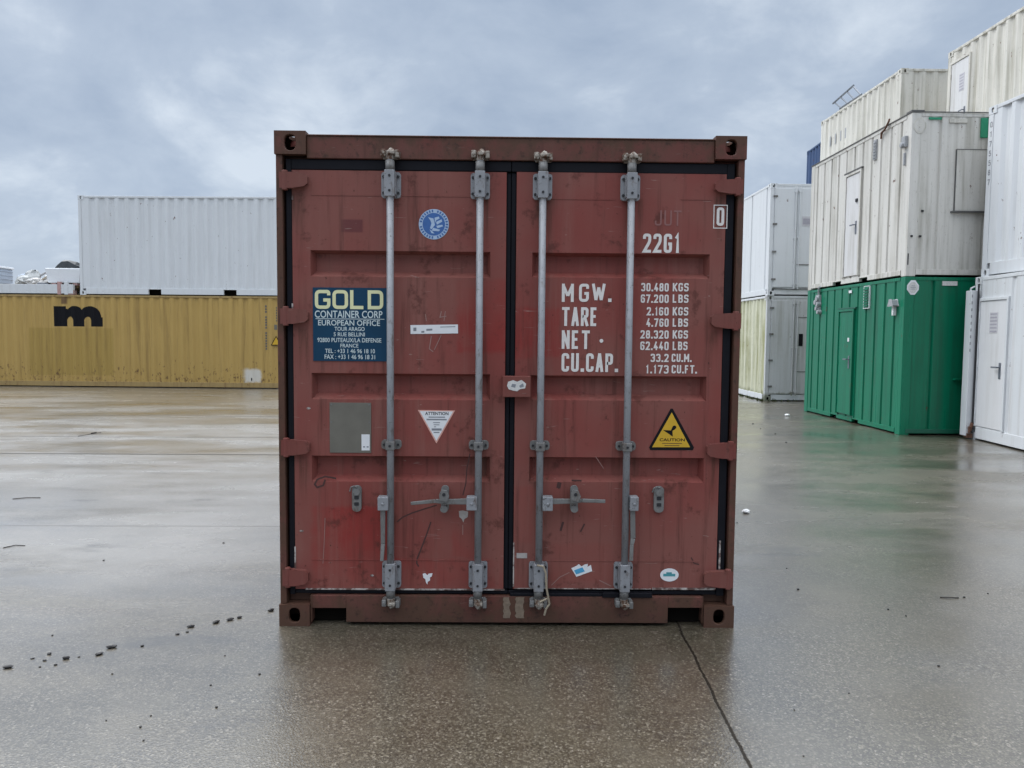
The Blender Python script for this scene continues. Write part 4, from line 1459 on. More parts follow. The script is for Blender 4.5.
# the black letter m, painted over the corrugation column by column
mb = MB()
u0, u1, b0, b1 = 5.545, 6.935, 1.705, 2.275
step = 0.0116
n = int((u1 - u0) / step)


def m_spans(t):
    """t in 0..1 across the letter -> filled z spans, both in letter units (height 1)"""
    x = t * 2.44
    def arch(cx, w, top):
        d = abs(x - cx) / w
        return top * math.sqrt(max(0, 1 - d ** 2.3)) if d < 1 else 0
    topv = 0.0
    if x < 0.60:
        topv = 0.985
    a1 = arch(1.02, 0.60, 1.0)
    a2 = arch(1.80, 0.64, 1.0)
    topv = max(topv, a1 if x > .55 else 0, a2)
    if x > 1.80 and x > 2.02:
        topv = max(topv, 0.45 if x < 2.435 else 0)
    if 0.60 <= x < 0.66:
        topv = max(topv, .86)
    holes = 0.0
    for c_ in (0.80, 1.68):
        d = abs(x - c_) / 0.165
        if d < 1:
            holes = max(holes, 0.26 + 0.22 * math.sqrt(1 - d * d))
    return holes, topv


for i in range(n):
    ua, ub = u0 + i * step, u0 + (i + 1) * step
    lo, hi = m_spans((i + .5) / n)
    if hi - lo < .02:
        continue
    ya, yb2 = on_corr(pfY, .08, .012, ua) - .004, on_corr(pfY, .08, .012, ub) - .004
    za, zb = b0 + lo * (b1 - b0), b0 + hi * (b1 - b0)
    mb.add([(ua, ya, za), (ub, yb2, za), (ub, yb2, zb), (ua, ya, zb)], [(0, 1, 2, 3)])
mb.build("letter_mark", M['ink'], yb_)
# small markings at its right end
mb = MB()
for i in range(17):
    if i in (3, 9):
        continue
    z = 2.28 - i * 0.074
    u = 11.53
    y = on_corr(pfY, .08, .012, u) - .004
    mb.box(u - .022, u + .022, y - .0015, y, z, z + (.05 if i else .06))
for i in range(6):
    z = 2.25 - i * 0.072
    u = 11.83
    y = on_corr(pfY, .08, .012, u) - .004
    mb.box(u - .018, u + .018, y - .0015, y, z, z + .045)
mb.build("number_column", M['trim'], yb_)
u = 11.82
yy = on_corr(pfY, .08, .012, u) - .006
mb = MB().box(u - .06, u + .06, yy - .002, yy, 1.66, 1.80)
mb.build("small_label", M['csc'], yb_)
yy = min(on_corr(pfY, .08, .012, u + k_ * .05) for k_ in range(-4, 5)) - .006
mb = MB().prism([(u - .15, 1.22), (u, 1.49), (u + .15, 1.22)][::-1], yy - .002, yy)
mb.build("warning_sign", M['ink'], yb_)
mb = MB().prism([(u - .115, 1.24), (u, 1.45), (u + .115, 1.24)][::-1], yy - .003, yy - .0021)
mb.build("sign_face", M['yellow_sign'], yb_)
mb = MB().box(11.10, 11.13, on_corr(pfY, .08, .012, 11.11) - .005, on_corr(pfY, .08, .012, 11.11) - .003, .22, .30)
mb.build("spray_mark", M['ink'], yb_)

wb_ = container("shipping_container", "plain white corrugated container stacked on the long ochre-yellow container", "container",
                (-11.89, row_y(-11.89), 2.5915), YAW_L, 6.06, 2.438, 2.75, M['white_blue'], pw=0.09,
                pockets=(('front', 1.93, 2.29), ('front', 4.05, 4.41)), rail_h=0.19)

fr = empty("flat_rack", (-18.15, row_y(-18.15) + .004, 2.5915), YAW_L)
tag(fr, "low white flat rack lying on the left half of the ochre container, loaded with scrap", "flat rack")
mb = MB().box(0, 6.06, 0.0, 0.10, 0.03, 0.285)
mb.box(0, 6.06, 2.33, 2.43, 0.03, 0.285)
mb.build("side_beam", M['white_a'], fr, .006)
mb = MB().box(0.05, 6.01, 0.10, 2.33, 0.22, 0.27)
mb.build("deck", M['timber'], fr)
for xx in (5.62, 5.82):
    for yy in (-.012, 2.36):
        mb = MB().box(xx, xx + .10, yy, yy + .08, 0.0, 0.36)
        mb.build("end_post", M['pinkish' if xx < 5.7 else 'white_a'], fr, .006)
for xx in (0.0, 5.90):
    for yy in (.005, 2.25):
        mb = casting(xx + .081, yy + .089, .064, .162, .178, .118, -1 if xx < 1 else 1, -1 if yy < 1 else 1, 0)
        mb.build("corner_casting", M['pinkish'], fr)


def blob(c, r, seed, n=(9, 6), jag=0.25):
    rnd = random.Random(seed)
    mb = MB()
    nu, nv = n
    vs = [(c[0], c[1], c[2] - r[2])]
    for j in range(1, nv):
        th = math.pi * j / nv
        for i in range(nu):
            ph = 2 * math.pi * i / nu
            k_ = 1 + rnd.uniform(-jag, jag)
            vs.append((c[0] + r[0] * k_ * math.sin(th) * math.cos(ph), c[1] + r[1] * k_ * math.sin(th) * math.sin(ph), c[2] - r[2] * math.cos(th) * (1 + rnd.uniform(-jag, jag) * .4)))
    vs.append((c[0], c[1], c[2] + r[2]))
    fs = [(0, 1 + (i + 1) % nu, 1 + i) for i in range(nu)]
    for j in range(nv - 2):
        for i in range(nu):
            a, b = 1 + j * nu + i, 1 + j * nu + (i + 1) % nu
            fs.append((a, b, b + nu, a + nu))
    t = len(vs) - 1
    o = 1 + (nv - 2) * nu
    fs += [(o + i, o + (i + 1) % nu, t) for i in range(nu)]
    mb.add(vs, fs)
    return mb


ZD = 2.5915 + 0.272
# the white tub with the tarpaulin behind it
tub = empty("plastic_tub", (-12.42, row_y(-12.42) + .42, ZD))
tag(tub, "white plastic tub standing on the flat rack in front of the black tarpaulin", "tub")
mb = MB()
mb.add([(-.44, -.28, .06), (.44, -.28, .06), (.44, .28, .06), (-.44, .28, .06), (-.50, -.34, .47), (.50, -.34, .47), (.50, .34, .47), (-.50, .34, .47),
        (-.46, -.30, .47), (.46, -.30, .47), (.46, .30, .47), (-.46, .30, .47), (-.42, -.26, .10), (.42, -.26, .10), (.42, .26, .10), (-.42, .26, .10)],
       [(0, 3, 2, 1), (0, 1, 5, 4), (1, 2, 6, 5), (2, 3, 7, 6), (3, 0, 4, 7), (4, 5, 9, 8), (5, 6, 10, 9), (6, 7, 11, 10), (7, 4, 8, 11),
        (8, 9, 13, 12), (9, 10, 14, 13), (10, 11, 15, 14), (11, 8, 12, 15), (12, 13, 14, 15)])
mb.build("tub_body", M['tub'], tub, .02)
mb = MB()
for xx in (-.36, .24):
    mb.box(xx, xx + .12, -.26, .26, 0.0, .062)
mb.build("skid", M['pinkish'], tub)
mb = MB()
x0 = -12.80
prof = [(-.42, .45), (-.26, .64), (-.10, .80), (.06, .79), (.30, .71), (.46, .62), (.52, .50), (.50, .32), (.54, .10), (.4, 0)]
vs, fs = [], []
for r_i, (yy, k_, dx) in enumerate(((.80, .45, -.02), (.88, .92, .01), (1.0, 1.0, 0), (1.25, .97, .03), (1.5, .72, 0), (1.62, .35, .02))):
    for j, (px_, pz_) in enumerate(prof):
        vs.append((x0 + px_ + dx * math.sin(3 * j), row_y(x0) + yy + .03 * math.sin(2.3 * j + r_i), ZD + max(0.0, pz_ * k_ + .02 * math.sin(4 * j + 2 * r_i))))
m_ = len(prof)
for r_i in range(5):
    for j in range(m_ - 1):
        a = r_i * m_ + j
        fs.append((a, a + 1, a + 1 + m_, a + m_))
fs.append(tuple(range(m_)))
fs.append(tuple(range(5 * m_, 6 * m_))[::-1])
mb.add(vs, fs)
tag(mb.build("tarpaulin", M['tarp']), "black tarpaulin bundled in a peak behind the white plastic tub", "tarpaulin")

cr = empty("crate", (-14.80, row_y(-14.42) + .55, ZD))
tag(cr, "blue-grey crate with a white lid at the left end of the flat rack", "crate")
mb = MB().box(-.45, .45, -.32, .32, 0, .48)
for i in range(4):
    mb.box(-.46, .46, -.335, .335, .06 + i * .11, .085 + i * .11)
mb.build("crate_body", M['crate'], cr, .008)
mb = MB().box(-.48, .48, -.35, .35, .482, .54)
mb.build("crate_lid", M['tub'], cr, .01)

# scrap between the crate and the tub
rnd = random.Random(21)
SG = "scrap heaped on the flat rack"
for i, (xx, dy, zz, rx, rz, mk, lb) in enumerate((
        (-13.70, .35, .0, .22, .15, 'sack', "pale crumpled sack at the left end of the scrap heap"),
        (-13.36, .30, .0, .20, .11, 'sticker_torn', "whitish torn bundle at the front of the scrap heap"),
        (-13.58, .62, .0, .24, .24, 'sack', "tall grey sack in the middle of the scrap heap"),
        (-13.12, .62, .0, .19, .16, 'sticker_torn', "whitish bundle in the scrap heap beside the white tub"),
        (-13.88, .72, .0, .15, .19, 'crate', "bluish bundle in the scrap heap beside the crate"))):
    b_ = blob((0, 0, rz * .9), (rx, .2, rz), 40 + i, (11, 7), .42)
    b_.v = [(p[0], p[1], max(0.0, p[2])) for p in b_.v]
    o = b_.build("scrap_bundle", M[mk])
    o.location = (xx, row_y(xx) + dy, ZD)
    tag(o, lb, "scrap bundle", SG)
for i, (a, b, mk, lb) in enumerate((((-13.4, .45, .02), (-12.95, .55, .34), 'timber', "weathered board leaning up to the right in the scrap heap"),
                                    ((-13.35, .75, .02), (-13.05, .7, .42), 'pinkish', "pinkish rusty board standing steeply in the scrap heap"),
                                    ((-13.3, .3, .03), (-12.9, .28, .10), 'sticker_torn', "whitish board lying flat by the white tub"))):
    A, B = Vector(a), Vector(b)
    d = (B - A).normalized()
    w = Vector((0, 1, 0))
    nn = d.cross(w).normalized()
    vs = []
    for p in (A, B):
        for s1_, s2_ in ((-1, -1), (1, -1), (1, 1), (-1, 1)):
            vs.append(p + w * .09 * s1_ + nn * .022 * s2_)
    mb = MB()
    mb.add(vs, [(0, 1, 2, 3), (7, 6, 5, 4), (0, 4, 5, 1), (1, 5, 6, 2), (2, 6, 7, 3), (3, 7, 4, 0)])
    o = mb.build("board", M[mk])
    o.location = (0, row_y(-13.2), ZD + .01)
    tag(o, lb, "board", SG)
for i, (a, b, rr_, mk, lb) in enumerate((((-13.85, .62, .03), (-13.25, .70, .40), .03, 'plug_grey', "grey pipe poking up out of the scrap heap on the flat rack"),
                                         ((-13.2, .2, .035), (-12.92, .22, .035), .035, 'grey_steel', "short dark pipe lying in front of the scrap boards"),
                                         ((-13.66, .55, .36), (-13.50, .60, .47), .022, 'tarp', "stub of black hose on top of the scrap heap"))):
    mb = MB().cyl(a, b, rr_, 10)
    o = mb.build("pipe", M[mk])
    o.location = (0, row_y(-13.5), ZD + (.005 if i != 2 else -0.02))
    tag(o, lb, "pipe", SG)

# ------------------------------------------------------------------ right, far stack of two
def end_doors(root, mat, seam_u, W_, H_, z0, frame):
    """two smooth door leaves on the near end, with hinges and bars"""
    for a, b in ((.11, seam_u - .008), (seam_u + .008, W_ - .11)):
        lf = MB().box(a, b, -.012, .011, z0, H_ - .12).build("door", mat, root, .006)
        mb = MB()
        hx = a + .01 if a < .2 else b - .01
        for f in (.08, .36, .64, .92):
            z = z0 + (H_ - .12 - z0) * f
            mb.box(hx - .05, hx + .05, -.03, -.011, z - .022, z + .022)
        mb.build("hinge", frame, lf)
        mb = MB().cyl((seam_u + (.05 if a > .2 else -.05), -.035, z0 - .04), (seam_u + (.05 if a > .2 else -.05), -.035, H_ - .08), .014, 10)
        for f in (.03, .5, .97):
            z = z0 + (H_ - .12 - z0) * f
            xx = seam_u + (.05 if a > .2 else -.05)
            mb.box(xx - .03, xx + .03, -.045, -.011, z - .02, z + .02)
        mb.build("lock_bar", mat, lf)


a1 = container("shipping_container", "mossy white container at ground level, lower of the far stack right of the red one", "container",
               (6.43, 14.6, 0), 0, 2.438, 6.06, 2.591, M['mossy'], rail=M['white_a'], walls={'front': M['mossy_end']}, profs={'front': prof_flat}, post=M['mossy_end'],
               pockets=(('left', 2.2, 2.5), ('left', 4.0, 4.3)))
end_doors(a1, M['mossy_end'], .70, 2.438, 2.591, .18, M['zinc_dirty'])
mb = MB().box(.80, .90, -.020, -.012, 1.36, 1.66)
mb.build("dark_slot", M['ink'], a1)
mb = MB()
for z in (.72, 2.05):
    mb.box(.74, 2.3, -.018, -.0125, z, z + .02)
mb.build("door_rib", M['zinc_dirty'], a1)
a2 = container("shipping_container", "clean white container stacked on the mossy white one, far stack right of the red one", "container",
               (6.43, 14.58, 2.592), 0, 2.438, 6.06, 2.70, M['white_blue'], profs={'front': prof_flat, 'left': lambda L: prof_groove(L, 1.1, .03)},
               pockets=(('left', 2.2, 2.5), ('left', 4.0, 4.3)))
end_doors(a2, M['white_blue'], .66, 2.438, 2.70, .20, M['zinc_dirty'])
mb = MB().box(.78, 1.02, -.020, -.012, 1.68, 1.91)
mb.build("notice", M['notice'], a2)
mb = MB().box(.80, 1.00, -.022, -.0201, 1.72, 1.86)
mb.build("notice_print", M['notice_ink'], a2)
mb = MB().box(.68, 2.3, -.026, -.012, .74, .76)
mb.build("ledge", M['zinc_dirty'], a2)
mb = MB().tube([(.1, -.01, .17), (.5, -.02, .15), (.9, -.015, .165), (1.5, -.02, .14), (2.3, -.01, .16)], .012, 6)
mb.build("door_seal", M['trim'], a2)

# ------------------------------------------------------------------ right, the green cabin with the cream one on it
BX, BY, BL = 6.42, 8.20, 3.92
pfB = lambda L: prof_groove(L, 0.335, 0.040, 0.022, 0.022, 0.16)
pfBe = lambda L: prof_groove(L, 0.62, 0.035, 0.03, 0.02, 0.30)
b1_ = container("cabin", "dark green steel site cabin at ground level with its door on the left side", "cabin", (BX, BY, 0), 0, 2.44, BL, 2.56,
                M['green'], profs={'left': pfB, 'right': pfB, 'front': pfBe, 'back': pfBe}, cast=False, pw=.16, rail_h=.10,
                pockets=(('left', 1.45, 1.70), ('left', 2.35, 2.62)))
b2_ = container("cabin", "stained cream site cabin stacked on the green cabin", "cabin", (BX, BY, 2.566), 0, 2.44, BL, 2.575,
                M['cream'], profs={'left': pfB, 'right': pfB, 'front': pfBe, 'back': pfBe}, cast=False, pw=.16, rail_h=.11,
                pockets=(('left', 1.30, 1.62), ('left', 2.35, 2.72)))


def left_door(root, ua, ub, z0, z1, mat, frame, handle_u, handle_z, proud=.012, notice=None, hm=None):
    """a door in a wall facing -x, between local y = ua and ub"""
    X = on_left(0.0)
    mb = MB().box(-ub - .045, -ub, -proud - .012, .05, z0, z1 + .045)
    mb.box(-ua, -ua + .045, -proud - .012, .05, z0, z1 + .045)
    mb.box(-ub, -ua, -proud - .012, .05, z1, z1 + .045)
    mb.build("door_frame", frame, root, .004, xf=X)
    d = MB().box(-ub + .004, -ua - .004, -proud + .004, .05, z0 + .01, z1 - .006).build("door", mat, root, .005, xf=X)
    mb = MB()
    mb.box(-handle_u - .025, -handle_u + .025, -proud - .004, -proud + .005, handle_z - .12, handle_z + .12)
    mb.cyl((-handle_u, -proud - .05, handle_z + .05), (-handle_u, -proud + .004, handle_z + .05), .011, 8)
    mb.box(-handle_u - .13, -handle_u + .012, -proud - .060, -proud - .042, handle_z + .038, handle_z + .062)
    mb.build("handle", hm or M['grey_steel'], d, .003, xf=X)
    mb = MB()
    for f in (.12, .5, .88):
        z = z0 + (z1 - z0) * f
        mb.cyl((-ub + .002, -proud - .004, z - .05), (-ub + .002, -proud - .004, z + .05), .012, 8)
    mb.build("hinge", frame, d, 0, xf=X)
    if notice:
        a, b, c_, e_ = notice
        MB().box(-b, -a, -proud, -proud + .0045, c_, e_).build("notice", M['notice'], d, 0, xf=X)
        mb = MB()
        k_ = 6
        for i in range(k_):
            zz = e_ - (e_ - c_) * (i + .5) / k_
            mb.box(-b + .02, -a - .02, -proud - .002, -proud - .0001, zz - .012, zz + .010)
        mb.build("notice_print", M['notice_ink'], d, 0, xf=X)
    return d


left_door(b1_, 1.75, 2.31, .13, 2.06, M['green'], M['green'], 1.85, 1.12, .020)
mb = MB().box(-2.40, -1.66, -.02, .03, 2.112, 2.135)
mb.build("door_drip", M['green_dark'], b1_, 0, xf=on_left(0))
mb = MB().box(-1.92, -1.86, -.024, -.0165, 1.50, 1.57)
mb.build("door_label", M['sticker'], b1_, 0, xf=on_left(0))
mb = MB().box(-1.98, -1.86, -.006, .002, 2.40, 2.45)
mb.build("door_label", M['sticker'], b1_, 0, xf=on_left(0))
# connectors, louvre and lamp along its left side
mb = MB()
for uu, zz, s_ in ((3.30, 2.36, .055), (3.38, 2.29, .05), (3.27, 2.25, .045), (3.33, 2.16, .04), (3.24, 2.09, .04)):
    mb.cyl((-uu, -.07, zz), (-uu, .01, zz), s_, 10, s_ * 1.15)
mb.box(-3.42, -3.24, -.03, .012, 2.20, 2.44)
mb.box(-3.30, -3.24, -.02, .012, 2.05, 2.22)
mb.tube([(-3.30, -.02, 2.44), (-3.28, -.03, 2.56), (-3.22, -.03, 2.60)], .02, 8)
mb.build("power_inlet", M['plug_grey'], b1_, 0, xf=on_left(0))
mb = MB().box(-1.36, -1.18, -.012, .012, 2.10, 2.48)
for i in range(7):
    mb.box(-1.34, -1.20, -.030, -.012, 2.13 + i * .048, 2.15 + i * .048)
mb.build("louvre", M['green'], b1_, 0, xf=on_left(0))
mb = MB()
for q in ((-1.375, -1.365, 2.09, 2.49), (-1.175, -1.165, 2.09, 2.49), (-1.365, -1.175, 2.09, 2.10), (-1.365, -1.175, 2.48, 2.49)):
    mb.box(q[0], q[1], -.014, .012, q[2], q[3])
mb.build("louvre_frame", M['sticker'], b1_, 0, xf=on_left(0))
mb = MB()
mb.prism([(-.36, 2.10), (-.20, 2.10), (-.24, 2.20), (-.32, 2.20)], -.09, .01)
mb.build("lamp_hood", M['plug_grey'], b1_, .01, xf=on_left(0))
mb = MB().box(-.305, -.255, -.05, .01, 1.94, 2.10)
mb.build("lamp_tube", M['lamp_white'], b1_, .008, xf=on_left(0))
def diamond(root, cx, cz, rx, rz, border, inner, ink):
    oct_ = [(cx - rx * .35, cz - rz), (cx + rx * .35, cz - rz), (cx + rx, cz - rz * .3), (cx + rx, cz + rz * .3), (cx + rx * .35, cz + rz), (cx - rx * .35, cz + rz), (cx - rx, cz + rz * .3), (cx - rx, cz - rz * .3)]
    p = MB().prism(oct_[::-1], -.004, .010).build("placard", border, root)
    mb = MB().prism([(cx + (x - cx) * .78, cz + (z - cz) * .78) for x, z in oct_][::-1], -.006, -.0042)
    mb.build("placard_face", inner, p)
    mb = MB()
    mb.box(cx - rx * .45, cx + rx * .45, -.0075, -.0062, cz - rz * .06, cz + rz * .06)
    mb.box(cx - rx * .35, cx + rx * .3, -.0075, -.0062, cz - rz * .28, cz - rz * .18)
    mb.box(cx - rx * .3, cx + rx * .35, -.0075, -.0062, cz + rz * .18, cz + rz * .28)
    mb.build("placard_print", ink, p)


diamond(b1_, .125, 2.385, .095, .115, M['sticker'], M['sticker_torn'], M['plug_grey'])
mb = MB().box(.60, .84, -.006, .010, 2.42, 2.49)
mb.build("name_strip", M['sticker_torn'], b1_)
mb = MB().box(.84, 1.5, -.045, .012, .90, .93)
mb.box(1.02, 1.5, -.012, .012, .12, .90)
mb.build("window_shutter", M['green'], b1_)
mb = MB().box(.10, 2.3, -.006, .003, .035, .098)  # dark strip standing in for the dark gap at the base
mb.build("base_gap_strip", M['green_dark'], b1_)

left_door(b2_, 1.66, 2.22, .14, 2.01, M['door_cream'], M['cream'], 1.78, 1.02, .014)
mb = MB().box(-2.30, -1.60, -.03, .03, 2.060, 2.085)
mb.build("door_drip", M['trim'], b2_, 0, xf=on_left(0))
mb = MB().box(-1.80, -1.74, -.032, -.012, 1.48, 1.54)
mb.build("door_lock", M['bolt'], b2_, 0, xf=on_left(0))
mb = MB()
for uu, z0, z1 in ((1.22, 2.10, 2.44),):
    mb.box(-uu, -uu + .10, -.014, .012, z0, z1)
    for i in range(6):
        mb.box(-uu + .01, -uu + .09, -.026, -.014, z0 + .03 + i * .05, z0 + .05 + i * .05)
mb.build("louvre", M['plug_grey'], b2_, 0, xf=on_left(0))
mb = MB()
mb.box(-.22, -.10, -.05, .01, 2.06, 2.24)
mb.cyl((-.16, -.09, 2.10), (-.16, -.02, 2.10), .04, 10)
mb.box(-.18, -.14, -.03, .01, 1.78, 1.98)
mb.build("power_inlet", M['plug_grey'], b2_, .01, xf=on_left(0))
mb = MB().tube([(-.94, -.02, 2.40), (-.94, -.02, 2.50), (-.80, -.03, 2.52), (-.68, -.03, 2.62), (-.68, -.02, 2.66)], .016, 7)
mb.build("conduit", M['rust_bits'], b2_, 0, xf=on_left(0))
diamond(b2_, .125, 2.37, .10, .12, M['cream_old'], M['cream'], M['cream_old'])
mb = MB().box(.27, .47, -.006, .010, 2.465, 2.50)
mb.build("name_strip", M['green_sign'], b2_)
mb = MB().box(.60, .88, -.006, .010, 2.42, 2.48)
mb.build("name_strip", M['cream_old'], b2_)
wf = MB()
for q in ((.727, .735, 1.03, 2.008), (1.215, 1.223, 1.03, 2.008), (.735, 1.215, 2.0, 2.008)):
    wf.box(q[0], q[1], -.016, .012, q[2], q[3])
wf = wf.build("window_frame", M['trim'], b2_)
mb = MB().box(.735, 1.215, -.010, .012, 1.045, 2.0)
mb.build("window_shutter", M['cream'], wf)
mb = MB().box(.68, 1.25, -.05, .012, 1.01, 1.035)
mb.build("window_sill", M['trim'], wf)
mb = MB().box(1.10, 1.215, -.012, .010, 2.19, 2.50)
mb.build("first_aid_sign", M['green_sign'], b2_, .003)
mb = MB().box(1.235, 1.30, -.030, .010, 2.22, 2.49)
mb.build("cable_box", M['trim'], b2_)
mb = MB()
for q in ((.02, 2.42, -.012, .02), (.02, .04, .02, BL)):
    pass
mb.box(-.008, 2.445, -.008, .02, 2.577, 2.590)
mb.box(-.009, .02, .02, BL + .01, 2.577, 2.590)
mb.box(-.01, .19, -.01, .16, 2.592, 2.610)
mb.build("roof_trim", M['trim'], b2_)
mb = MB()
for x_, z_ in ((.21, 1.02), (.05, .62), (.19, .62)):
    mb.box(x_, x_ + .035, -.008, .012, z_, z_ + .03)
mb.box(.02, .035, -.004, .01, .18, .36)
mb.build("vent_plug", M['bolt'], b2_)

# ------------------------------------------------------------------ right edge: two white boxes, the lower one with a door
YAW_C = -math.atan(0.071)
C1X, C1Y = 7.36 - 6.06 * math.sin(math.atan(.071)), 7.89 - 6.06 * math.cos(math.atan(.071))
c1 = container("shipping_container", "white container with a closed white door, at ground level on the right edge", "container",
               (C1X, C1Y, 0), YAW_C, 2.438, 6.06, 2.53, M['white_a'], profs={'left': lambda L: prof_groove(L, .9, .02, .05, .03, .9, skip=(1,))}, rail_h=.20,
               pockets=(('left', 4.30, 4.62), ('left', 1.6, 1.9)))
left_door(c1, 5.18, 5.88, .21, 2.15, M['door_white'], M['white_a'], 5.29, 1.10, .004, (5.40, 5.61, 1.66, 1.97))
mb = MB().box(-.115, -.015, 5.93, 6.10, .05, 2.32)
lf = mb.build("folded_shutter", M['white_blue'], c1, .006)
mb = MB()
for z in (.35, 1.0, 1.7, 2.2):
    mb.box(-.014, .004, 5.96, 6.05, z - .06, z + .06)
mb.cyl((-.03, 5.90, .10), (-.03, 5.90, 2.42), .014, 8)
mb.build("hinge", M['bolt'], lf)
mb = MB().box(-.10, -.02, 5.90, 6.0, .02, .09)
mb.cyl((-.06, 5.91, .14), (-.02, 5.91, .26), .028, 8)
mb.cyl((-.07, 5.90, .10), (-.07, 5.90, .20), .02, 8)
mb.build("rusty_latch", M['rust_bits'], lf)
for i in range(9):
    z = 2.20 - i * .105
    MB().box(-.113, -.094, 5.9285, 5.9298, z + .01, z + .055).build("print_mark", M['plug_grey'], lf)
mb = MB().tube([(.02, 6.08, 1.95), (-.03, 6.09, 1.98), (-.05, 6.09, 2.36), (.03, 6.08, 2.40)], .013, 8)
mb.build("rail_handle", M['white_a'], c1)

c2 = container("shipping_container", "bluish white corrugated container stacked on the one with the closed door, right edge", "container",
               (7.43 + 6.06 * math.sin(R_(2.5)), 7.87 - 6.06 * math.cos(R_(2.5)), 2.535), R_(2.5), 2.438, 6.06, 2.59, M['white_blue'], rail=M['white_a'], rail_h=.21, pw=.115)
mb = MB()
for i, ch in enumerate("0175587"):
    z = 2.36 - i * .145
    stencil(mb, ch, -6.015, -5.965, z - .085, z, .0015, .014)
mb.build("lettering", M['grey_ink'], c2, 0, xf=on_left(0))

# ------------------------------------------------------------------ the row behind, three high
SUP = "stacked boxes holding up the upper row"
c3 = container("shipping_container", "dirty cream container with a white door and notice, highest one on the right", "container",
               (9.62, 6.79, 5.183), 0, 2.438, 6.06, 2.591, M['cream_old'])
left_door(c3, 5.27, 5.90, .18, 2.28, M['door_cream'], M['cream_old'], 5.37, 1.14, .010, (5.42, 5.60, 1.62, 1.98))
b3 = container("shipping_container", "streaked off-white container behind the cream cabin, with a steel ladder on its roof", "container",
               (9.09, 13.78, 5.183), 0, 2.438, 4.42, 2.591, M['cream_old'], pw=.12)
mb = MB()
for uu, z0, z1 in ((3.82, 1.75, 2.02), (3.52, 1.75, 2.02), (3.22, 1.75, 2.02), (2.92, 1.75, 2.02), (3.62, 1.18, 1.42), (3.32, 1.18, 1.42)):
    y_ = 0.012 - depth_at(prof_std(4.42 - .24), 4.42 - .12 - uu) 
    mb.box(-uu - .05, -uu + .05, y_ - .006, y_ - .002, z0, z1)
mb.build("lettering", M['plug_grey'], b3, 0, xf=on_left(0))
bl = container("shipping_container", "small blue container glimpsed between the clean white box and the streaked off-white one", "container",
               (9.88, 18.72, 5.183), R_(-4), 2.438, 2.991, 2.591, M['blue'])
for (x_, y_, yaw_, ln, lab) in ((9.95, 6.80, 0, 6.06, "white container carrying the highest cream one"),
                                (9.09, 13.78, 0, 4.42, "white container carrying the streaked off-white one"),
                                (9.88, 18.72, R_(-4), 2.991, "white container carrying the small blue one")):
    for lv, nm in ((0, "lower "), (1, "upper ")):
        container("shipping_container", nm + lab, "container", (x_, y_, lv * 2.5915), yaw_, 2.438, ln, 2.591, M['white_a'], group=SUP)

# the steel ladder on the roof
ld = empty("steel_ladder", (0, 0, 0))
tag(ld, "grey steel ladder lying tilted on the roof edge of the streaked off-white container", "ladder")
LA, LB, LD_, LC_ = ((9.2700, 17.8630, 8.1950), (9.2700, 16.6130, 8.2920), (9.2700, 17.3936, 7.9192), (9.2700, 16.1299, 7.9076))
for a, b in ((LA, LB), (LD_, LC_)):
    MB().cyl(a, b, .028, 10).build("side_rail", M['grey_steel'], ld)
for t in (.06, .37, .68, .97):
    a = Vector(LA).lerp(Vector(LB), t)
    b = Vector(LD_).lerp(Vector(LC_), t)
    MB().cyl(a, b, .02, 8).build("rung", M['grey_steel'], ld)
a = Vector(LD_).lerp(Vector(LC_), .3)
MB().cyl(a, (a.x + .05, a.y + .02, 7.745), .02, 8).cyl(LD_, (LD_[0], LD_[1], 7.76), .02, 8).build("stay", M['grey_steel'], ld)

# ------------------------------------------------------------------ on the ground
mb = MB()
rnd = random.Random(4)
for i in range(150):
    t = rnd.random()
    if t < .62:
        x_, y_ = 6.40 + rnd.uniform(-.09, .0), 14.5 + rnd.random() ** 1.6 * 3.2
    else:
        x_, y_ = 6.42 + rnd.random() ** 1.3 * 2.3, 14.57 - rnd.random() * .10
    h = rnd.uniform(.02, .08)
    a = rnd.uniform(0, 6.28)
    w = rnd.uniform(.010, .03)
    lx, ly = rnd.uniform(-.04, .04), rnd.uniform(-.04, .04)
    mb.add([(x_ - w * math.cos(a), y_ - w * math.sin(a), 0), (x_ + w * math.cos(a), y_ + w * math.sin(a), 0), (x_ + lx, y_ + ly, h)], [(0, 1, 2)])
tag(mb.build("moss_tufts", M['moss']), "low tufts of moss and grass along the foot of the mossy white container", "moss", None, "stuff")

clods = [(-2.32, -.52, .025), (-2.22, -.37, .018), (-2.2, -.44, .012), (-2.11, -.42, .026), (-2.12, -.49, .013), (-1.98, -.37, .022), (-1.96, -.29, .028), (-1.82, -.27, .014),
         (-1.71, -.12, .016), (-1.67, -.09, .012), (-1.68, -.02, .024), (-1.57, .04, .026), (-1.51, .08, .026), (-1.47, .11, .022), (-1.33, .22, .028),
         (-2.27, -.42, .010), (-2.18, -.51, .009), (-2.06, -.40, .009)]
proto = None
for i, (x_, y_, r_) in enumerate(clods):
    rr = random.Random(i)
    o = blob((0, 0, .27 * r_), (r_ * rr.uniform(.6, .95), r_ * rr.uniform(.32, .5), r_ * .30), 100 + i, (8, 5), .22).build("dirt_clod", M['clod'])
    o.location = (x_, y_, 0)
    o.rotation_euler = (0, 0, rr.uniform(-.2, .9))
    tag(o, "small dark dirt clod in the line leading to the red container's left corner", "dirt clod", "dirt clods in a line left of the red container")
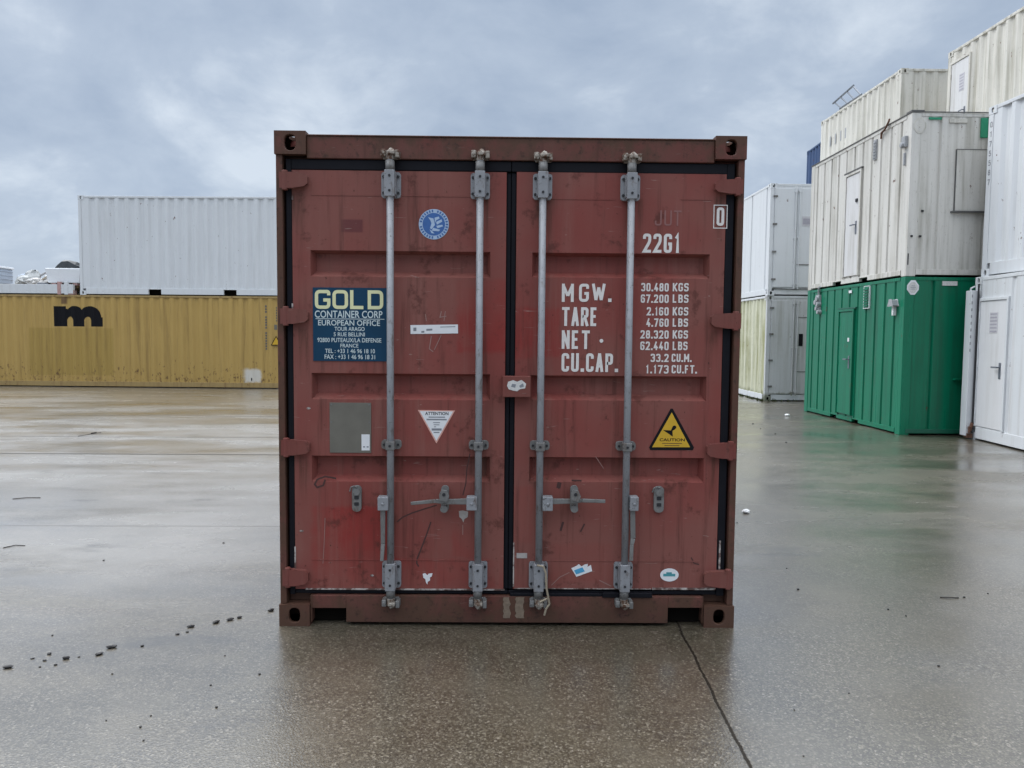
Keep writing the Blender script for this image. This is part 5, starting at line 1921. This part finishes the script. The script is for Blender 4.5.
for i, (x_, y_, r_) in enumerate([(-1.81, -.58, .011), (-1.46, -.96, .009), (-1.46, -1.05, .012), (-1.22, -.89, .013), (-1.32, -.69, .011), (-1.14, -.58, .013), (-2.34, -.14, .012), (-1.37, -.38, .010),
                                  (-1.62, -1.0, .008), (-1.4, -1.15, .009), (-2.75, 1.15, .016), (-2.1, 1.6, .016)]):
    o = blob((0, 0, .26 * r_), (r_ * .5, r_ * .42, r_ * .27), 200 + i, (7, 5), .22).build("pebble", M['clod'])
    o.location = (x_, y_, 0)
    tag(o, "lone black pebble scattered on the wet ground left of the red container", "pebble", "pebbles scattered left of the red container")
for i, (x_, y_, r_) in enumerate([(1.81, .62, .018), (2.77, .49, .016), (2.96, .56, .012), (2.06, -.47, .013), (2.2, .28, .014), (2.25, .18, .011), (3.6, .95, .014), 
                                  (1.95, 2.3, .014), (4.4, 8.2, .03), (4.2, 7.2, .03), (4.5, 9.6, .035), (1.9, 1.05, .01), (1.2, -.9, .008), (1.5, -.75, .009), (2.3, -.95, .009), (4.4, 8.9, .025), (1.1, -1.25, .007)]):
    o = blob((0, 0, .26 * r_), (r_ * .5, r_ * .42, r_ * .27), 300 + i, (7, 5), .22).build("pebble", M['clod'])
    o.location = (x_, y_, 0)
    tag(o, "lone black pebble scattered on the wet ground right of the red container", "pebble", "pebbles scattered right of the red container")
for pts, lb in (([(-6.36, 7.35), (-6.30, 7.52), (-6.31, 7.62), (-6.24, 7.78)], "dark forked twig on the wet ground nearest the ochre container"),
                ([(-4.58, 3.05), (-4.47, 3.10), (-4.36, 3.11)], "straight dark twig lying at the far left of the yard"),
                ([(-3.62, 1.44), (-3.57, 1.50), (-3.50, 1.50)], "short dark twig at the left edge, nearest the camera"),
                ([(2.62, .485), (2.68, .475), (2.73, .48)], "thin dark twig lying in front of the white container with the door")):
    mb = MB().tube([(p[0], p[1], 0.0035 + .003 * (k_ % 2)) for k_, p in enumerate(pts)], .0035, 6)
    if "forked" in lb:
        mb.tube([(-6.31, 7.62, .012), (-6.22, 7.60, .03)], .008, 6)
    tag(mb.build("twig", M['twig']), lb, "twig")
o = blob((0, 0, .018), (.036, .028, .019), 77, (9, 6), .22).build("foam_scrap", M['paper'])
o.location = (2.14, 2.66, 0)
tag(o, "white scrap of foam on the ground just right of the red container", "foam scrap")
o = blob((0, 0, .02), (.05, .04, .025), 78, (9, 6), .22).build("foam_scrap", M['paper'])
o.location = (5.6650, 11.0567, 0.0000)
tag(o, "whitish scrap on the ground before the mossy white container", "scrap")
